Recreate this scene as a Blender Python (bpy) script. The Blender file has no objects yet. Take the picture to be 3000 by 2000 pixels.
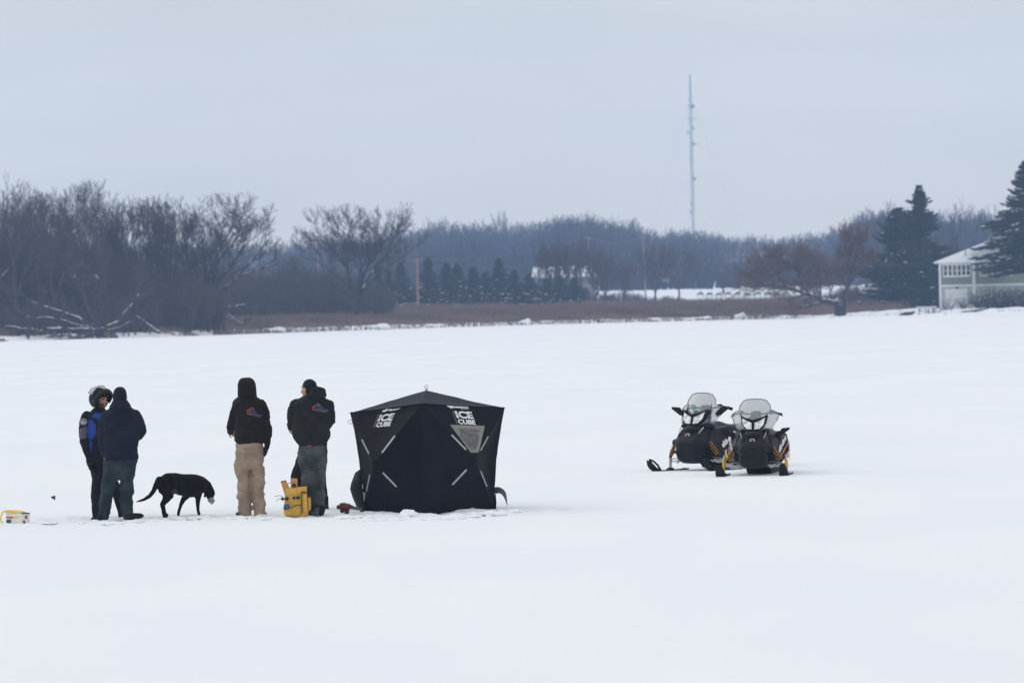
import bpy, bmesh, math, random
import numpy as np
from mathutils import Vector, Matrix, noise
from mathutils.bvhtree import BVHTree
R = math.radians
SC = bpy.context.scene
COL = SC.collection
# ------------------------------------------------------------------ camera (200 mm lens, eye 2.78 m above the ice, slight roll)
F = 200.0 / 36.0 * 3000
ROLL = 0.0227
CAMZ = 2.78
_p = math.atan(120.0 / F)
FW = Vector((0, math.cos(_p), -math.sin(_p))); U0 = Vector((0, math.sin(_p), math.cos(_p))); R0 = Vector((1, 0, 0))
RT = R0 * math.cos(ROLL) - U0 * math.sin(ROLL)
UP = R0 * math.sin(ROLL) + U0 * math.cos(ROLL)
CAM = Vector((0, 0, CAMZ))
def ray(px, py): return FW + RT * ((px - 1500) / F) + UP * ((1000 - py) / F)
def at(px, py, Y):
    d = ray(px, py); return CAM + d * (Y / d.y)
def ground_Y(px, py, z=0.0):
    d = ray(px, py); return d.y * (z - CAMZ) / d.z
def setup_camera():
    c = bpy.data.cameras.new('camera'); o = bpy.data.objects.new('camera', c); COL.objects.link(o)
    m = Matrix((RT, UP, -FW)).transposed().to_4x4(); m.translation = CAM
    o.matrix_world = m
    c.lens = 200; c.sensor_width = 36; c.sensor_fit = 'HORIZONTAL'; c.clip_start = 1; c.clip_end = 6000
    c.dof.use_dof = True; c.dof.focus_distance = 78; c.dof.aperture_fstop = 5.6
    SC.camera = o
# ------------------------------------------------------------------ materials
def mat(name, col, rough=0.8, col2=None, scale=4.0, bump=0.0, bscale=30.0, metal=0.0, spec=0.3, detail=4.0, lo=0.35, hi=0.65, stretch=None):
    m = bpy.data.materials.new(name); m.use_nodes = True
    nt = m.node_tree; N = nt.nodes; L = nt.links
    b = N['Principled BSDF']
    b.inputs['Roughness'].default_value = rough; b.inputs['Metallic'].default_value = metal
    b.inputs['Specular IOR Level'].default_value = spec
    tc = N.new('ShaderNodeTexCoord'); src = tc.outputs['Object']
    if stretch:
        mp = N.new('ShaderNodeMapping'); mp.inputs['Scale'].default_value = stretch; L.new(src, mp.inputs[0]); src = mp.outputs[0]
    c2 = col2 if col2 else tuple(min(1, c * 1.25 + 0.002) for c in col)
    n = N.new('ShaderNodeTexNoise'); n.inputs['Scale'].default_value = scale; n.inputs['Detail'].default_value = detail
    L.new(src, n.inputs['Vector'])
    mr = N.new('ShaderNodeMapRange'); mr.inputs['From Min'].default_value = lo; mr.inputs['From Max'].default_value = hi
    L.new(n.outputs['Fac'], mr.inputs['Value'])
    mx = N.new('ShaderNodeMix'); mx.data_type = 'RGBA'
    mx.inputs[6].default_value = (*col, 1); mx.inputs[7].default_value = (*c2, 1)
    L.new(mr.outputs[0], mx.inputs[0]); L.new(mx.outputs[2], b.inputs['Base Color'])
    if bump > 0:
        n2 = N.new('ShaderNodeTexNoise'); n2.inputs['Scale'].default_value = bscale; n2.inputs['Detail'].default_value = 5
        L.new(src, n2.inputs['Vector'])
        bp = N.new('ShaderNodeBump'); bp.inputs['Strength'].default_value = 1.0; bp.inputs['Distance'].default_value = bump
        L.new(n2.outputs['Fac'], bp.inputs['Height']); L.new(bp.outputs[0], b.inputs['Normal'])
    return m
# ------------------------------------------------------------------ objects
BASE = {}
def tag(o, label=None, cat=None, group=None, kind=None):
    if label: o['label'] = label
    if cat: o['category'] = cat
    if group: o['group'] = group
    if kind: o['kind'] = kind
    return o
def thing(name, loc, label, cat, group=None):
    o = bpy.data.objects.new(name, None); COL.objects.link(o); o.location = loc; o.empty_display_size = 0.2
    BASE[o.name] = Vector(loc)
    return tag(o, label, cat, group)
def link_mesh(name, me, parent=None, mats=None):
    o = bpy.data.objects.new(name, me); COL.objects.link(o)
    for m in (mats or []): me.materials.append(m)
    if parent is not None: o.parent = parent
    return o
def tot(parent):
    v = Vector((0, 0, 0)); p = parent
    while p is not None:
        v = v + Vector(p.location); p = p.parent
    return v
class MB:
    """collects shapes in world (or thing-local) coordinates and links them as ONE mesh object"""
    def __init__(s): s.v = []; s.f = []; s.m = []
    def add(s, vs, fs, mi=0):
        b = len(s.v); s.v += [tuple(p) for p in vs]
        for f in fs: s.f.append(tuple(i + b for i in f)); s.m.append(mi)
        return s
    def box(s, c, size, rot=None, mi=0, bev=0.0, taper=(1, 1)):
        c = Vector(c); hx, hy, hz = [a / 2 for a in size]; out = []
        if bev <= 0:
            for z in (-1, 1):
                tx, ty = (taper if z > 0 else (1, 1))
                for x, y in ((-1, -1), (1, -1), (1, 1), (-1, 1)): out.append(Vector((x * hx * tx, y * hy * ty, z * hz)))
            fs = [(3, 2, 1, 0), (4, 5, 6, 7), (0, 1, 5, 4), (1, 2, 6, 5), (2, 3, 7, 6), (3, 0, 4, 7)]
        else:
            b = min(bev, hx * .9, hy * .9, hz * .9); rings = []
            for z, q, tt in ((-hz, b, 0), (-hz + b, 0, 0), (hz - b, 0, 1), (hz, b, 1)):
                tx, ty = (taper if tt else (1, 1)); X = hx * tx - q; Y = hy * ty - q; r = []
                for sx, sy in ((-1, -1), (1, -1), (1, 1), (-1, 1)):
                    pts = [(sx * (X - b), sy * Y), (sx * X, sy * (Y - b))]
                    if sx * sy > 0: pts = pts[::-1]
                    r += pts
                rings.append([Vector((a, d, z)) for a, d in r])
            out = [p for r in rings for p in r]; fs = []
            for k in range(3):
                for i in range(8): j = (i + 1) % 8; fs.append((k * 8 + i, k * 8 + j, k * 8 + 8 + j, k * 8 + 8 + i))
            fs.append(tuple(range(7, -1, -1))); fs.append(tuple(24 + i for i in range(8)))
        if rot is not None: out = [rot @ p for p in out]
        return s.add([p + c for p in out], fs, mi)
    def tube(s, pts, rad, n=8, mi=0, cap=True, flat=1.0, up=None):
        pts = [Vector(p) for p in pts]
        if not hasattr(rad, '__len__'): rad = [rad] * len(pts)
        vs = []; prev = None
        for i, p in enumerate(pts):
            a = pts[max(i - 1, 0)]; b = pts[min(i + 1, len(pts) - 1)]; t = (b - a)
            if t.length < 1e-9: t = Vector((0, 0, 1))
            t.normalize()
            if prev is None:
                ref = Vector(up) if up else (Vector((0, 0, 1)) if abs(t.z) < 0.9 else Vector((0, 1, 0)))
            else: ref = prev
            u = (ref - t * ref.dot(t))
            if u.length < 1e-6: u = Vector((1, 0, 0)) - t * t.x
            u.normalize(); w = t.cross(u); prev = u
            for k in range(n):
                an = 2 * math.pi * k / n
                vs.append(p + (u * math.cos(an) + w * math.sin(an) * flat) * rad[i])
        fs = []
        for i in range(len(pts) - 1):
            for k in range(n):
                j = (k + 1) % n; fs.append((i * n + k, i * n + j, (i + 1) * n + j, (i + 1) * n + k))
        if cap:
            fs.append(tuple(range(n - 1, -1, -1))); fs.append(tuple((len(pts) - 1) * n + k for k in range(n)))
        return s.add(vs, fs, mi)
    def loft(s, rings, mi=0, cap=True):
        n = len(rings[0]); vs = [p for r in rings for p in r]; fs = []
        for i in range(len(rings) - 1):
            for k in range(n):
                j = (k + 1) % n; fs.append((i * n + k, i * n + j, (i + 1) * n + j, (i + 1) * n + k))
        if cap:
            fs.append(tuple(range(n - 1, -1, -1))); fs.append(tuple((len(rings) - 1) * n + k for k in range(n)))
        return s.add(vs, fs, mi)
    def ball(s, c, r, n=12, m=8, mi=0):
        c = Vector(c)
        if not hasattr(r, '__len__'): r = (r, r, r)
        vs = [c + Vector((0, 0, -r[2]))]
        for i in range(1, m):
            a = math.pi * i / m - math.pi / 2
            for k in range(n):
                b = 2 * math.pi * k / n; vs.append(c + Vector((math.cos(a) * math.cos(b) * r[0], math.cos(a) * math.sin(b) * r[1], math.sin(a) * r[2])))
        vs.append(c + Vector((0, 0, r[2]))); fs = []
        for k in range(n): fs.append((0, 1 + (k + 1) % n, 1 + k))
        for i in range(m - 2):
            for k in range(n):
                j = (k + 1) % n; a = 1 + i * n; fs.append((a + k, a + j, a + n + j, a + n + k))
        t = len(vs) - 1; a = 1 + (m - 2) * n
        for k in range(n): fs.append((a + k, a + (k + 1) % n, t))
        return s.add(vs, fs, mi)
    def plate(s, poly, nrm, th, mi=0):
        """polygon of 3-D points given real thickness along nrm"""
        nrm = Vector(nrm).normalized() * th; n = len(poly)
        vs = [Vector(p) for p in poly] + [Vector(p) + nrm for p in poly]
        fs = [tuple(range(n - 1, -1, -1)), tuple(range(n, 2 * n))]
        for i in range(n): j = (i + 1) % n; fs.append((i, j, n + j, n + i))
        return s.add(vs, fs, mi)
    def mesh(s, name='m', off=None):
        me = bpy.data.meshes.new(name)
        v = s.v
        if off is not None: v = [(p[0] - off[0], p[1] - off[1], p[2] - off[2]) for p in v]
        me.from_pydata(v, [], s.f); me.polygons.foreach_set('material_index', s.m); me.update()
        return me
    def build(s, name, mats, parent=None, smooth=False, local=False, bevel=0):
        if not isinstance(mats, (list, tuple)): mats = [mats]
        me = s.mesh(name, None if (local or parent is None) else tot(parent))
        bm = bmesh.new(); bm.from_mesh(me); bmesh.ops.recalc_face_normals(bm, faces=bm.faces)
        bm.to_mesh(me); bm.free()
        if smooth:
            me.polygons.foreach_set('use_smooth', [True] * len(me.polygons))
            if smooth != 'all': me.set_sharp_from_angle(angle=R(40))
        return link_mesh(name, me, parent, mats)
def fuse(mb, name, mats, parent, voxel=0.014, it=3, disp=None, matfn=None, local=False):
    """union of the collected shapes as one continuous smooth skin (voxel remesh baked into the mesh)"""
    off = None if local else tot(parent)
    me = mb.mesh('tmp', off)
    bm = bmesh.new(); bm.from_mesh(me); bmesh.ops.recalc_face_normals(bm, faces=bm.faces); bm.to_mesh(me); bm.free()
    o = bpy.data.objects.new('tmp', me); COL.objects.link(o)
    md = o.modifiers.new('r', 'REMESH'); md.mode = 'VOXEL'; md.voxel_size = voxel
    sm = o.modifiers.new('s', 'SMOOTH'); sm.iterations = it; sm.factor = 0.5
    dg = bpy.context.evaluated_depsgraph_get(); dg.update()
    me2 = bpy.data.meshes.new_from_object(o.evaluated_get(dg))
    bpy.data.objects.remove(o); bpy.data.meshes.remove(me)
    me2.name = name; me2.materials.clear()
    if disp:
        me2.update()
        off2 = off if off is not None else Vector((0, 0, 0))
        co = [v.co.copy() for v in me2.vertices]; no = [v.normal.copy() for v in me2.vertices]
        for i, v in enumerate(me2.vertices):
            d = disp(co[i], no[i])
            v.co = co[i] + no[i] * d
    me2.polygons.foreach_set('use_smooth', [True] * len(me2.polygons))
    if matfn:
        me2.polygons.foreach_set('material_index', [matfn(p.center + (off or Vector((0, 0, 0)))) for p in me2.polygons])
    me2.update()
    return link_mesh(name, me2, parent, mats if isinstance(mats, (list, tuple)) else [mats])
def bvh_of(o):
    me = o.data; off = tot(o.parent) + Vector(o.location) if o.parent else Vector(o.location)
    return BVHTree.FromPolygons([v.co + off for v in me.vertices], [tuple(p.vertices) for p in me.polygons])
def decal(target, name, polys, mats, parent, lift=0.004, sub=0.02, mis=None):
    """flat marks (stitched or printed) laid on a surface: polygons given in photo pixels, dropped onto the target along the view"""
    bt = bvh_of(target) if not isinstance(target, BVHTree) else target
    bm = bmesh.new()
    for k, poly in enumerate(polys):
        vs = [bm.verts.new((p[0], p[1], 0)) for p in poly]
        f = bm.faces.new(vs); f.material_index = (mis[k] if mis else 0)
    bmesh.ops.triangulate(bm, faces=bm.faces)
    for _ in range(3):
        ed = [e for e in bm.edges if e.calc_length() > sub * 200]
        if not ed: break
        bmesh.ops.subdivide_edges(bm, edges=ed, cuts=1); bmesh.ops.triangulate(bm, faces=bm.faces)
    off = tot(parent); last = None
    for v in bm.verts:
        d = ray(v.co.x, v.co.y).normalized(); h = bt.ray_cast(CAM, d)
        if h[0] is None: dist = last if last else 76
        else: dist = h[3]; last = dist
        v.co = CAM + d * (dist - lift) - off
    me = bpy.data.meshes.new(name); bm.to_mesh(me); bm.free()
    return link_mesh(name, me, parent, mats if isinstance(mats, (list, tuple)) else [mats])
def text_polys(txt, quad, bold=True, shear=0.0):
    """outline triangles of a text, mapped into a quad of photo pixels (tl, tr, br, bl)"""
    cu = bpy.data.curves.new('t', 'FONT'); cu.body = txt; cu.size = 1; cu.offset = 0.045 if bold else 0.0; cu.resolution_u = 3
    o = bpy.data.objects.new('t', cu); COL.objects.link(o)
    dg = bpy.context.evaluated_depsgraph_get(); dg.update()
    me = bpy.data.meshes.new_from_object(o.evaluated_get(dg))
    bpy.data.objects.remove(o); bpy.data.curves.remove(cu)
    vs = [v.co.copy() for v in me.vertices]; x0 = min(v.x for v in vs); x1 = max(v.x for v in vs); y0 = min(v.y for v in vs); y1 = max(v.y for v in vs)
    tl, tr, br, bl = [Vector((q[0], q[1])) for q in quad]; out = []
    def mp(v):
        u = (v.x - x0) / (x1 - x0); w = (v.y - y0) / (y1 - y0)
        return (bl * (1 - u) + br * u) * (1 - w) + (tl * (1 - u) + tr * u) * w
    for p in me.polygons: out.append([mp(vs[i]) for i in p.vertices])
    bpy.data.meshes.remove(me)
    return out
def copy_thing(root, loc, rz=None, scale=None, label=None, group=None):
    r = root.copy(); COL.objects.link(r); r.location = loc
    if rz is not None: r.rotation_euler = (0, 0, rz)
    if scale is not None: r.scale = scale if hasattr(scale, '__len__') else (scale,) * 3
    if label: r['label'] = label
    if group: r['group'] = group
    for ch in list(root.children):
        c = ch.copy(); COL.objects.link(c); c.parent = r
        for g in ch.children:
            d = g.copy(); COL.objects.link(d); d.parent = c
    return r
setup_camera()
M = {}
# ------------------------------------------------------------------ snow
def snow_mat(name, base, c2, bd=0.02, fine=2.2):
    m = bpy.data.materials.new(name); m.use_nodes = True; nt = m.node_tree; N = nt.nodes; L = nt.links; b = N['Principled BSDF']
    b.inputs['Roughness'].default_value = 0.75; b.inputs['Specular IOR Level'].default_value = 0.15
    tc = N.new('ShaderNodeTexCoord')
    mp = N.new('ShaderNodeMapping'); mp.inputs['Scale'].default_value = (0.25, 0.07, 0.3); L.new(tc.outputs['Object'], mp.inputs[0])
    n = N.new('ShaderNodeTexNoise'); n.inputs['Scale'].default_value = 1.0; n.inputs['Detail'].default_value = 6; L.new(mp.outputs[0], n.inputs['Vector'])
    mr = N.new('ShaderNodeMapRange'); mr.inputs['From Min'].default_value = 0.35; mr.inputs['From Max'].default_value = 0.65; L.new(n.outputs['Fac'], mr.inputs['Value'])
    mx = N.new('ShaderNodeMix'); mx.data_type = 'RGBA'; mx.inputs[6].default_value = (*base, 1); mx.inputs[7].default_value = (*c2, 1)
    L.new(mr.outputs[0], mx.inputs[0]); L.new(mx.outputs[2], b.inputs['Base Color'])
    n2 = N.new('ShaderNodeTexNoise'); n2.inputs['Scale'].default_value = fine; n2.inputs['Detail'].default_value = 7; n2.inputs['Roughness'].default_value = 0.6
    L.new(tc.outputs['Object'], n2.inputs['Vector'])
    bp = N.new('ShaderNodeBump'); bp.inputs['Strength'].default_value = 1; bp.inputs['Distance'].default_value = bd
    L.new(n2.outputs['Fac'], bp.inputs['Height']); L.new(bp.outputs[0], b.inputs['Normal'])
    return m
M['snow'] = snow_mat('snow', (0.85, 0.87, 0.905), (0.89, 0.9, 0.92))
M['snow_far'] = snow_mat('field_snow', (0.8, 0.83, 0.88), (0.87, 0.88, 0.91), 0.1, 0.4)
# shore line: distance of the ice edge as a function of X
SHX = [-260, -70, -48.5, -36, -24.6, 0, 20, 30, 36, 41, 47, 70, 260]
SHY = [440, 520, 541, 556, 586, 618, 640, 645, 620, 590, 560, 520, 430]
def shore(X): return float(np.interp(X, SHX, SHY))
def lake_z(x, y):
    z = 0.035 * noise.noise(Vector((x * 0.11, y * 0.05, 1.3))) + 0.02 * noise.noise(Vector((x * 0.5, y * 0.22, 4.0)))
    # trampled strip round the anglers and the shelter
    cx, cy = x, y
    w = math.exp(-((cy - (75.1 + 0.02 * cx)) / 1.7) ** 2) * (1 / (1 + math.exp((cx - 1.2) * 2.2))) * (1 if cx > -9 else math.exp(-((cx + 9) / 2) ** 2))
    if w > 0.02:
        a = noise.noise(Vector((x * 2.6, y * 2.2, 0))); b = noise.noise(Vector((x * 7.5, y * 6.5, 3))); c = noise.noise(Vector((x * 17, y * 14, 7)))
        z += w * (0.045 * a + 0.045 * abs(b) + 0.022 * c - 0.03)
    return z
def nonuni(segs):
    out = []
    for a, b, st in segs:
        n = max(1, int(round((b - a) / st))); out += [a + (b - a) * i / n for i in range(n)]
    out.append(segs[-1][1]); return out
gx = nonuni([(-280, -60, 8), (-60, -12, 1.2), (-12, -8.2, 0.3), (-8.2, 3.0, 0.055), (3.0, 12, 0.25), (12, 60, 1.2), (60, 280, 8)])
gy = nonuni([(-20, 20, 5), (20, 70.5, 0.7), (70.5, 80.0, 0.055), (80.0, 110, 0.5), (110, 250, 3), (250, 700, 9)])
nx, ny = len(gx), len(gy)
lv = [(x, y, lake_z(x, y) if 20 < y < 300 else 0.03 * noise.noise(Vector((x * .11, y * .05, 1.3)))) for y in gy for x in gx]
lf = [(j * nx + i, j * nx + i + 1, (j + 1) * nx + i + 1, (j + 1) * nx + i) for j in range(ny - 1) for i in range(nx - 1)]
me = bpy.data.meshes.new('frozen_lake'); me.from_pydata(lv, [], lf); me.polygons.foreach_set('use_smooth', [True] * len(lf)); me.update()
tag(link_mesh('frozen_lake', me, None, [M['snow']]), 'flat frozen lake under fresh white snow', None, None, 'structure')
# ------------------------------------------------------------------ land beyond the lake
def sstep(a, b, t):
    t = min(1, max(0, (t - a) / (b - a))); return t * t * (3 - 2 * t)
def land_z(X, Y):
    d = Y - shore(X)
    if d < -6: return -0.5
    z = -0.5 + 0.5 * sstep(-6, 0.0, d) + (0.45 - 0.25 * sstep(30, 37, X)) * sstep(0, 5, d) + 0.10 * noise.noise(Vector((X * .35, Y * .1, 2))) * sstep(-1, 4, d)
    right = sstep(33, 42, X) * sstep(2, 60, d)
    z += 0.08 * right + 0.28 * right * noise.noise(Vector((X * .5, Y * .06, 9)))
    z += 0.8 * sstep(20, 240, d)
    fy = (Y - 880) / 220
    z += 3.0 * sstep(0, 1, fy) + 0.35 * noise.noise(Vector((X * .06, Y * .02, 5))) * sstep(0, 1, fy)
    z += (9 + 3.0 * noise.noise(Vector((X * .012, 3.1, 0)))) * sstep(1150, 1650, Y)
    return z
gx = nonuni([(-330, -110, 12), (-110, 110, 0.9), (110, 330, 12)])
gy = nonuni([(420, 520, 6), (520, 690, 1.2), (690, 1250, 9), (1250, 2600, 45)])
nx, ny = len(gx), len(gy)
lv = [(x, y, land_z(x, y)) for y in gy for x in gx]
lf = [(j * nx + i, j * nx + i + 1, (j + 1) * nx + i + 1, (j + 1) * nx + i) for j in range(ny - 1) for i in range(nx - 1)]
me = bpy.data.meshes.new('snowy_land'); me.from_pydata(lv, [], lf); me.polygons.foreach_set('use_smooth', [True] * len(lf)); me.update()
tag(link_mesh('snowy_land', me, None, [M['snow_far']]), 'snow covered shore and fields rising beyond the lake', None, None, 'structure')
# ------------------------------------------------------------------ world, sun, haze
w = bpy.data.worlds.new('World'); SC.world = w; w.use_nodes = True
N = w.node_tree.nodes; L = w.node_tree.links; bg = N['Background']
SUN_EL, SUN_ROT = R(38), R(-62)
sky = N.new('ShaderNodeTexSky'); sky.sky_type = 'NISHITA'; sky.sun_disc = False; sky.sun_elevation = SUN_EL; sky.sun_rotation = SUN_ROT
sky.air_density = 1.0; sky.dust_density = 2.0; sky.ozone_density = 1.5
hs = N.new('ShaderNodeHueSaturation'); hs.inputs['Saturation'].default_value = 0.5; L.new(sky.outputs[0], hs.inputs['Color'])
tc = N.new('ShaderNodeTexCoord'); sx = N.new('ShaderNodeSeparateXYZ'); L.new(tc.outputs['Generated'], sx.inputs[0])
ramp = N.new('ShaderNodeValToRGB'); L.new(sx.outputs['Z'], ramp.inputs[0])   # cloud deck: brighter overhead (overcast)
cr = ramp.color_ramp; cr.elements[0].position = 0.0; cr.elements[0].color = (0.86, 0.81, 0.705, 1); cr.elements[1].position = 1.0; cr.elements[1].color = (1.01, 1.005, 1.03, 1)
e = cr.elements.new(0.02); e.color = (0.84, 0.79, 0.70, 1)
e = cr.elements.new(0.06); e.color = (0.80, 0.785, 0.72, 1)
e = cr.elements.new(0.2); e.color = (0.765, 0.775, 0.81, 1)
mp = N.new('ShaderNodeMapping'); mp.inputs['Scale'].default_value = (9, 9, 42); L.new(tc.outputs['Generated'], mp.inputs[0])
nz = N.new('ShaderNodeTexNoise'); nz.inputs['Scale'].default_value = 1.0; nz.inputs['Detail'].default_value = 3; L.new(mp.outputs[0], nz.inputs['Vector'])
mr = N.new('ShaderNodeMapRange'); mr.inputs['From Min'].default_value = 0.3; mr.inputs['From Max'].default_value = 0.7; mr.inputs['To Min'].default_value = 9.1; mr.inputs['To Max'].default_value = 10.4
L.new(nz.outputs['Fac'], mr.inputs['Value'])
nz2 = N.new('ShaderNodeTexNoise'); nz2.inputs['Scale'].default_value = 1.7; nz2.inputs['Detail'].default_value = 2; L.new(mp.outputs[0], nz2.inputs['Vector'])
mr2 = N.new('ShaderNodeMapRange'); mr2.inputs['From Min'].default_value = 0.4; mr2.inputs['From Max'].default_value = 0.62; L.new(nz2.outputs['Fac'], mr2.inputs['Value'])
tn = N.new('ShaderNodeMix'); tn.data_type = 'RGBA'; tn.blend_type = 'MULTIPLY'; L.new(mr2.outputs[0], tn.inputs[0]); L.new(ramp.outputs['Color'], tn.inputs[6]); tn.inputs[7].default_value = (0.955, 1.0, 0.995, 1)
vm = N.new('ShaderNodeVectorMath'); vm.operation = 'SCALE'; L.new(tn.outputs[2], vm.inputs[0]); L.new(mr.outputs[0], vm.inputs['Scale'])
mx = N.new('ShaderNodeMix'); mx.data_type = 'RGBA'; mx.inputs[0].default_value = 0.9
L.new(hs.outputs[0], mx.inputs[6]); L.new(vm.outputs[0], mx.inputs[7]); L.new(mx.outputs[2], bg.inputs['Color'])
bg.inputs['Strength'].default_value = 0.1
sl = bpy.data.lights.new('sun', 'SUN'); sl.energy = 0.5; sl.angle = R(40); sl.color = (1.0, 0.985, 0.96)
so = bpy.data.objects.new('sun', sl); COL.objects.link(so)
sd = Vector((math.sin(SUN_ROT) * math.cos(SUN_EL), math.cos(SUN_ROT) * math.cos(SUN_EL), math.sin(SUN_EL)))
so.rotation_euler = (-sd).to_track_quat('-Z', 'Y').to_euler(); so.location = (0, 0, 150)
hz = bpy.data.materials.new('haze'); hz.use_nodes = True; N = hz.node_tree.nodes; L = hz.node_tree.links
for n_ in list(N): N.remove(n_)
out = N.new('ShaderNodeOutputMaterial'); pv = N.new('ShaderNodeVolumePrincipled')
pv.inputs['Color'].default_value = (0.47, 0.66, 1.0, 1); pv.inputs['Density'].default_value = 0.00024; pv.inputs['Anisotropy'].default_value = 0.2
L.new(pv.outputs[0], out.inputs['Volume'])
hb = MB(); hb.box((0, 1330, 58), (720, 2820, 126))
o = hb.build('haze', hz); tag(o, 'thin pale winter haze over the lake and woods', None, None, 'stuff')
SC.view_settings.view_transform = 'Standard'; SC.view_settings.look = 'None'; SC.view_settings.exposure = 0.06; SC.view_settings.gamma = 1
SC.render.engine = 'CYCLES'; SC.cycles.use_denoising = True
try: SC.cycles.denoiser = 'OPENIMAGEDENOISE'
except Exception: pass
SC.cycles.max_bounces = 6; SC.cycles.diffuse_bounces = 3; SC.cycles.volume_bounces = 1; SC.cycles.transparent_max_bounces = 8; SC.cycles.transmission_bounces = 6
SC.cycles.use_adaptive_sampling = True; SC.cycles.adaptive_threshold = 0.01
# ------------------------------------------------------------------ woody plants as tapered limbs
def prisms(segs, n=3):
    """segs: list of (p0, p1, r0, r1) -> verts, faces (numpy)"""
    a = np.array([(*s[0], *s[1], s[2], s[3]) for s in segs], dtype=np.float64)
    p0, p1, r0, r1 = a[:, :3], a[:, 3:6], a[:, 6:7], a[:, 7:8]
    d = p1 - p0; d /= np.maximum(np.linalg.norm(d, axis=1, keepdims=True), 1e-9)
    ref = np.where(np.abs(d[:, 2:3]) < 0.9, np.array([[0, 0, 1.0]]), np.array([[1.0, 0, 0]]))
    u = np.cross(d, ref); u /= np.linalg.norm(u, axis=1, keepdims=True); w = np.cross(d, u)
    V = []
    for P, r in ((p0, r0), (p1, r1)):
        for k in range(n):
            an = 2 * math.pi * k / n; V.append(P + (u * math.cos(an) + w * math.sin(an)) * r)
    V = np.stack(V, axis=1).reshape(-1, 3)
    base = (np.arange(len(a)) * 2 * n)[:, None]
    Fs = [np.concatenate([base + k, base + (k + 1) % n, base + n + (k + 1) % n, base + n + k], axis=1) for k in range(n)]
    return V, np.concatenate(Fs, axis=0)
def np_mesh(name, V, Fq, mats, parent=None, smooth=False, fm=None):
    me = bpy.data.meshes.new(name); nf = len(Fq); k = Fq.shape[1]
    me.vertices.add(len(V)); me.vertices.foreach_set('co', V.astype(np.float32).ravel())
    me.loops.add(nf * k); me.loops.foreach_set('vertex_index', Fq.astype(np.int32).ravel())
    me.polygons.add(nf); me.polygons.foreach_set('loop_start', np.arange(0, nf * k, k, dtype=np.int32))
    if fm is not None: me.polygons.foreach_set('material_index', fm)
    if smooth: me.polygons.foreach_set('use_smooth', [True] * nf)
    me.update(calc_edges=True)
    return link_mesh(name, me, parent, mats if isinstance(mats, (list, tuple)) else [mats])
def rv(g, s=1.0): return Vector((g.uniform(-1, 1), g.uniform(-1, 1), g.uniform(-1, 1))) * s
def grow(g, out, p, d, L, r, lv, mx, up=0.12, wob=0.16, ang=0.6, ratio=0.72, side=0.75, rmin=0.022, flat=None, zlim=None):
    if zlim is not None and p.z > zlim: return
    n = 3 if lv < mx else 2
    for i in range(n):
        d = (d + rv(g, wob) + Vector((0, 0, up))).normalized()
        q = p + d * (L / n); r1 = max(r * 0.86, rmin)
        out.append((p, q, r, r1, lv)); p = q; r = r1
        if lv < mx and i < n - 1 and g.random() < side:
            s = rv(g).cross(d).normalized()
            grow(g, out, p, (d + s * g.uniform(ang * .8, ang * 1.7)).normalized(), L * ratio * g.uniform(.55, .95), max(r * 0.55, rmin), lv + 1, mx, up, wob, ang, ratio, side, rmin, flat, zlim)
    if lv < mx:
        s = rv(g).cross(d).normalized()
        for sg in (1, -1):
            grow(g, out, p, (d + s * sg * g.uniform(ang * .5, ang)).normalized(), L * ratio * g.uniform(.8, 1.1), max(r * 0.74, rmin), lv + 1, mx, up, wob, ang, ratio, side, rmin, flat, zlim)
def along(g, out, pts, r0, r1, n_side, L, mx, lv=1, start=0.25, up=0.12, ang=0.9, rmin=0.022, **k):
    """explicit limb through pts with side growth"""
    pts = [Vector(p) for p in pts]; q_ = []
    for i in range(len(pts) - 1):
        a_ = pts[max(i - 1, 0)]; b_, c_ = pts[i], pts[i + 1]; d_ = pts[min(i + 2, len(pts) - 1)]
        for k4 in range(4):
            t = k4 / 4; q_.append(.5 * ((2 * b_) + (c_ - a_) * t + (2 * a_ - 5 * b_ + 4 * c_ - d_) * t * t + (3 * b_ - a_ - 3 * c_ + d_) * t ** 3) + (rv(g, min(.12, (c_ - b_).length * .05)) if (i or k4) else Vector((0, 0, 0))))
    pts = q_ + [pts[-1]]; m = len(pts) - 1
    for i in range(m):
        a = r0 + (r1 - r0) * i / m; b = r0 + (r1 - r0) * (i + 1) / m
        out.append((pts[i], pts[i + 1], a, b, lv - 1))
    for _ in range(n_side):
        t = g.uniform(start, 1.0) * m; i = min(int(t), m - 1); p = pts[i].lerp(pts[i + 1], t - i)
        d = (pts[i + 1] - pts[i]).normalized(); s = rv(g).cross(d).normalized()
        grow(g, out, p, (d * .6 + s * ang + Vector((0, 0, .35))).normalized(), L * g.uniform(.6, 1.15), max((r0 + (r1 - r0) * t / m) * .45, rmin), lv, mx, up=up, rmin=rmin, **k)
def fit(segs, H, half=None):
    """scale the grown skeleton so that its top stands at H and its crown spreads over about +-half"""
    z = max(s[1].z for s in segs); k = H / z
    kx = k
    if half:
        xs = sorted(abs(s[1].x) for s in segs); kx = half / max(xs[int(len(xs) * .985)], .1)
    f = lambda v: Vector((v.x * kx, v.y * kx, v.z * k))
    return [(f(s[0]), f(s[1]), s[2], s[3], s[4]) for s in segs]
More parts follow.
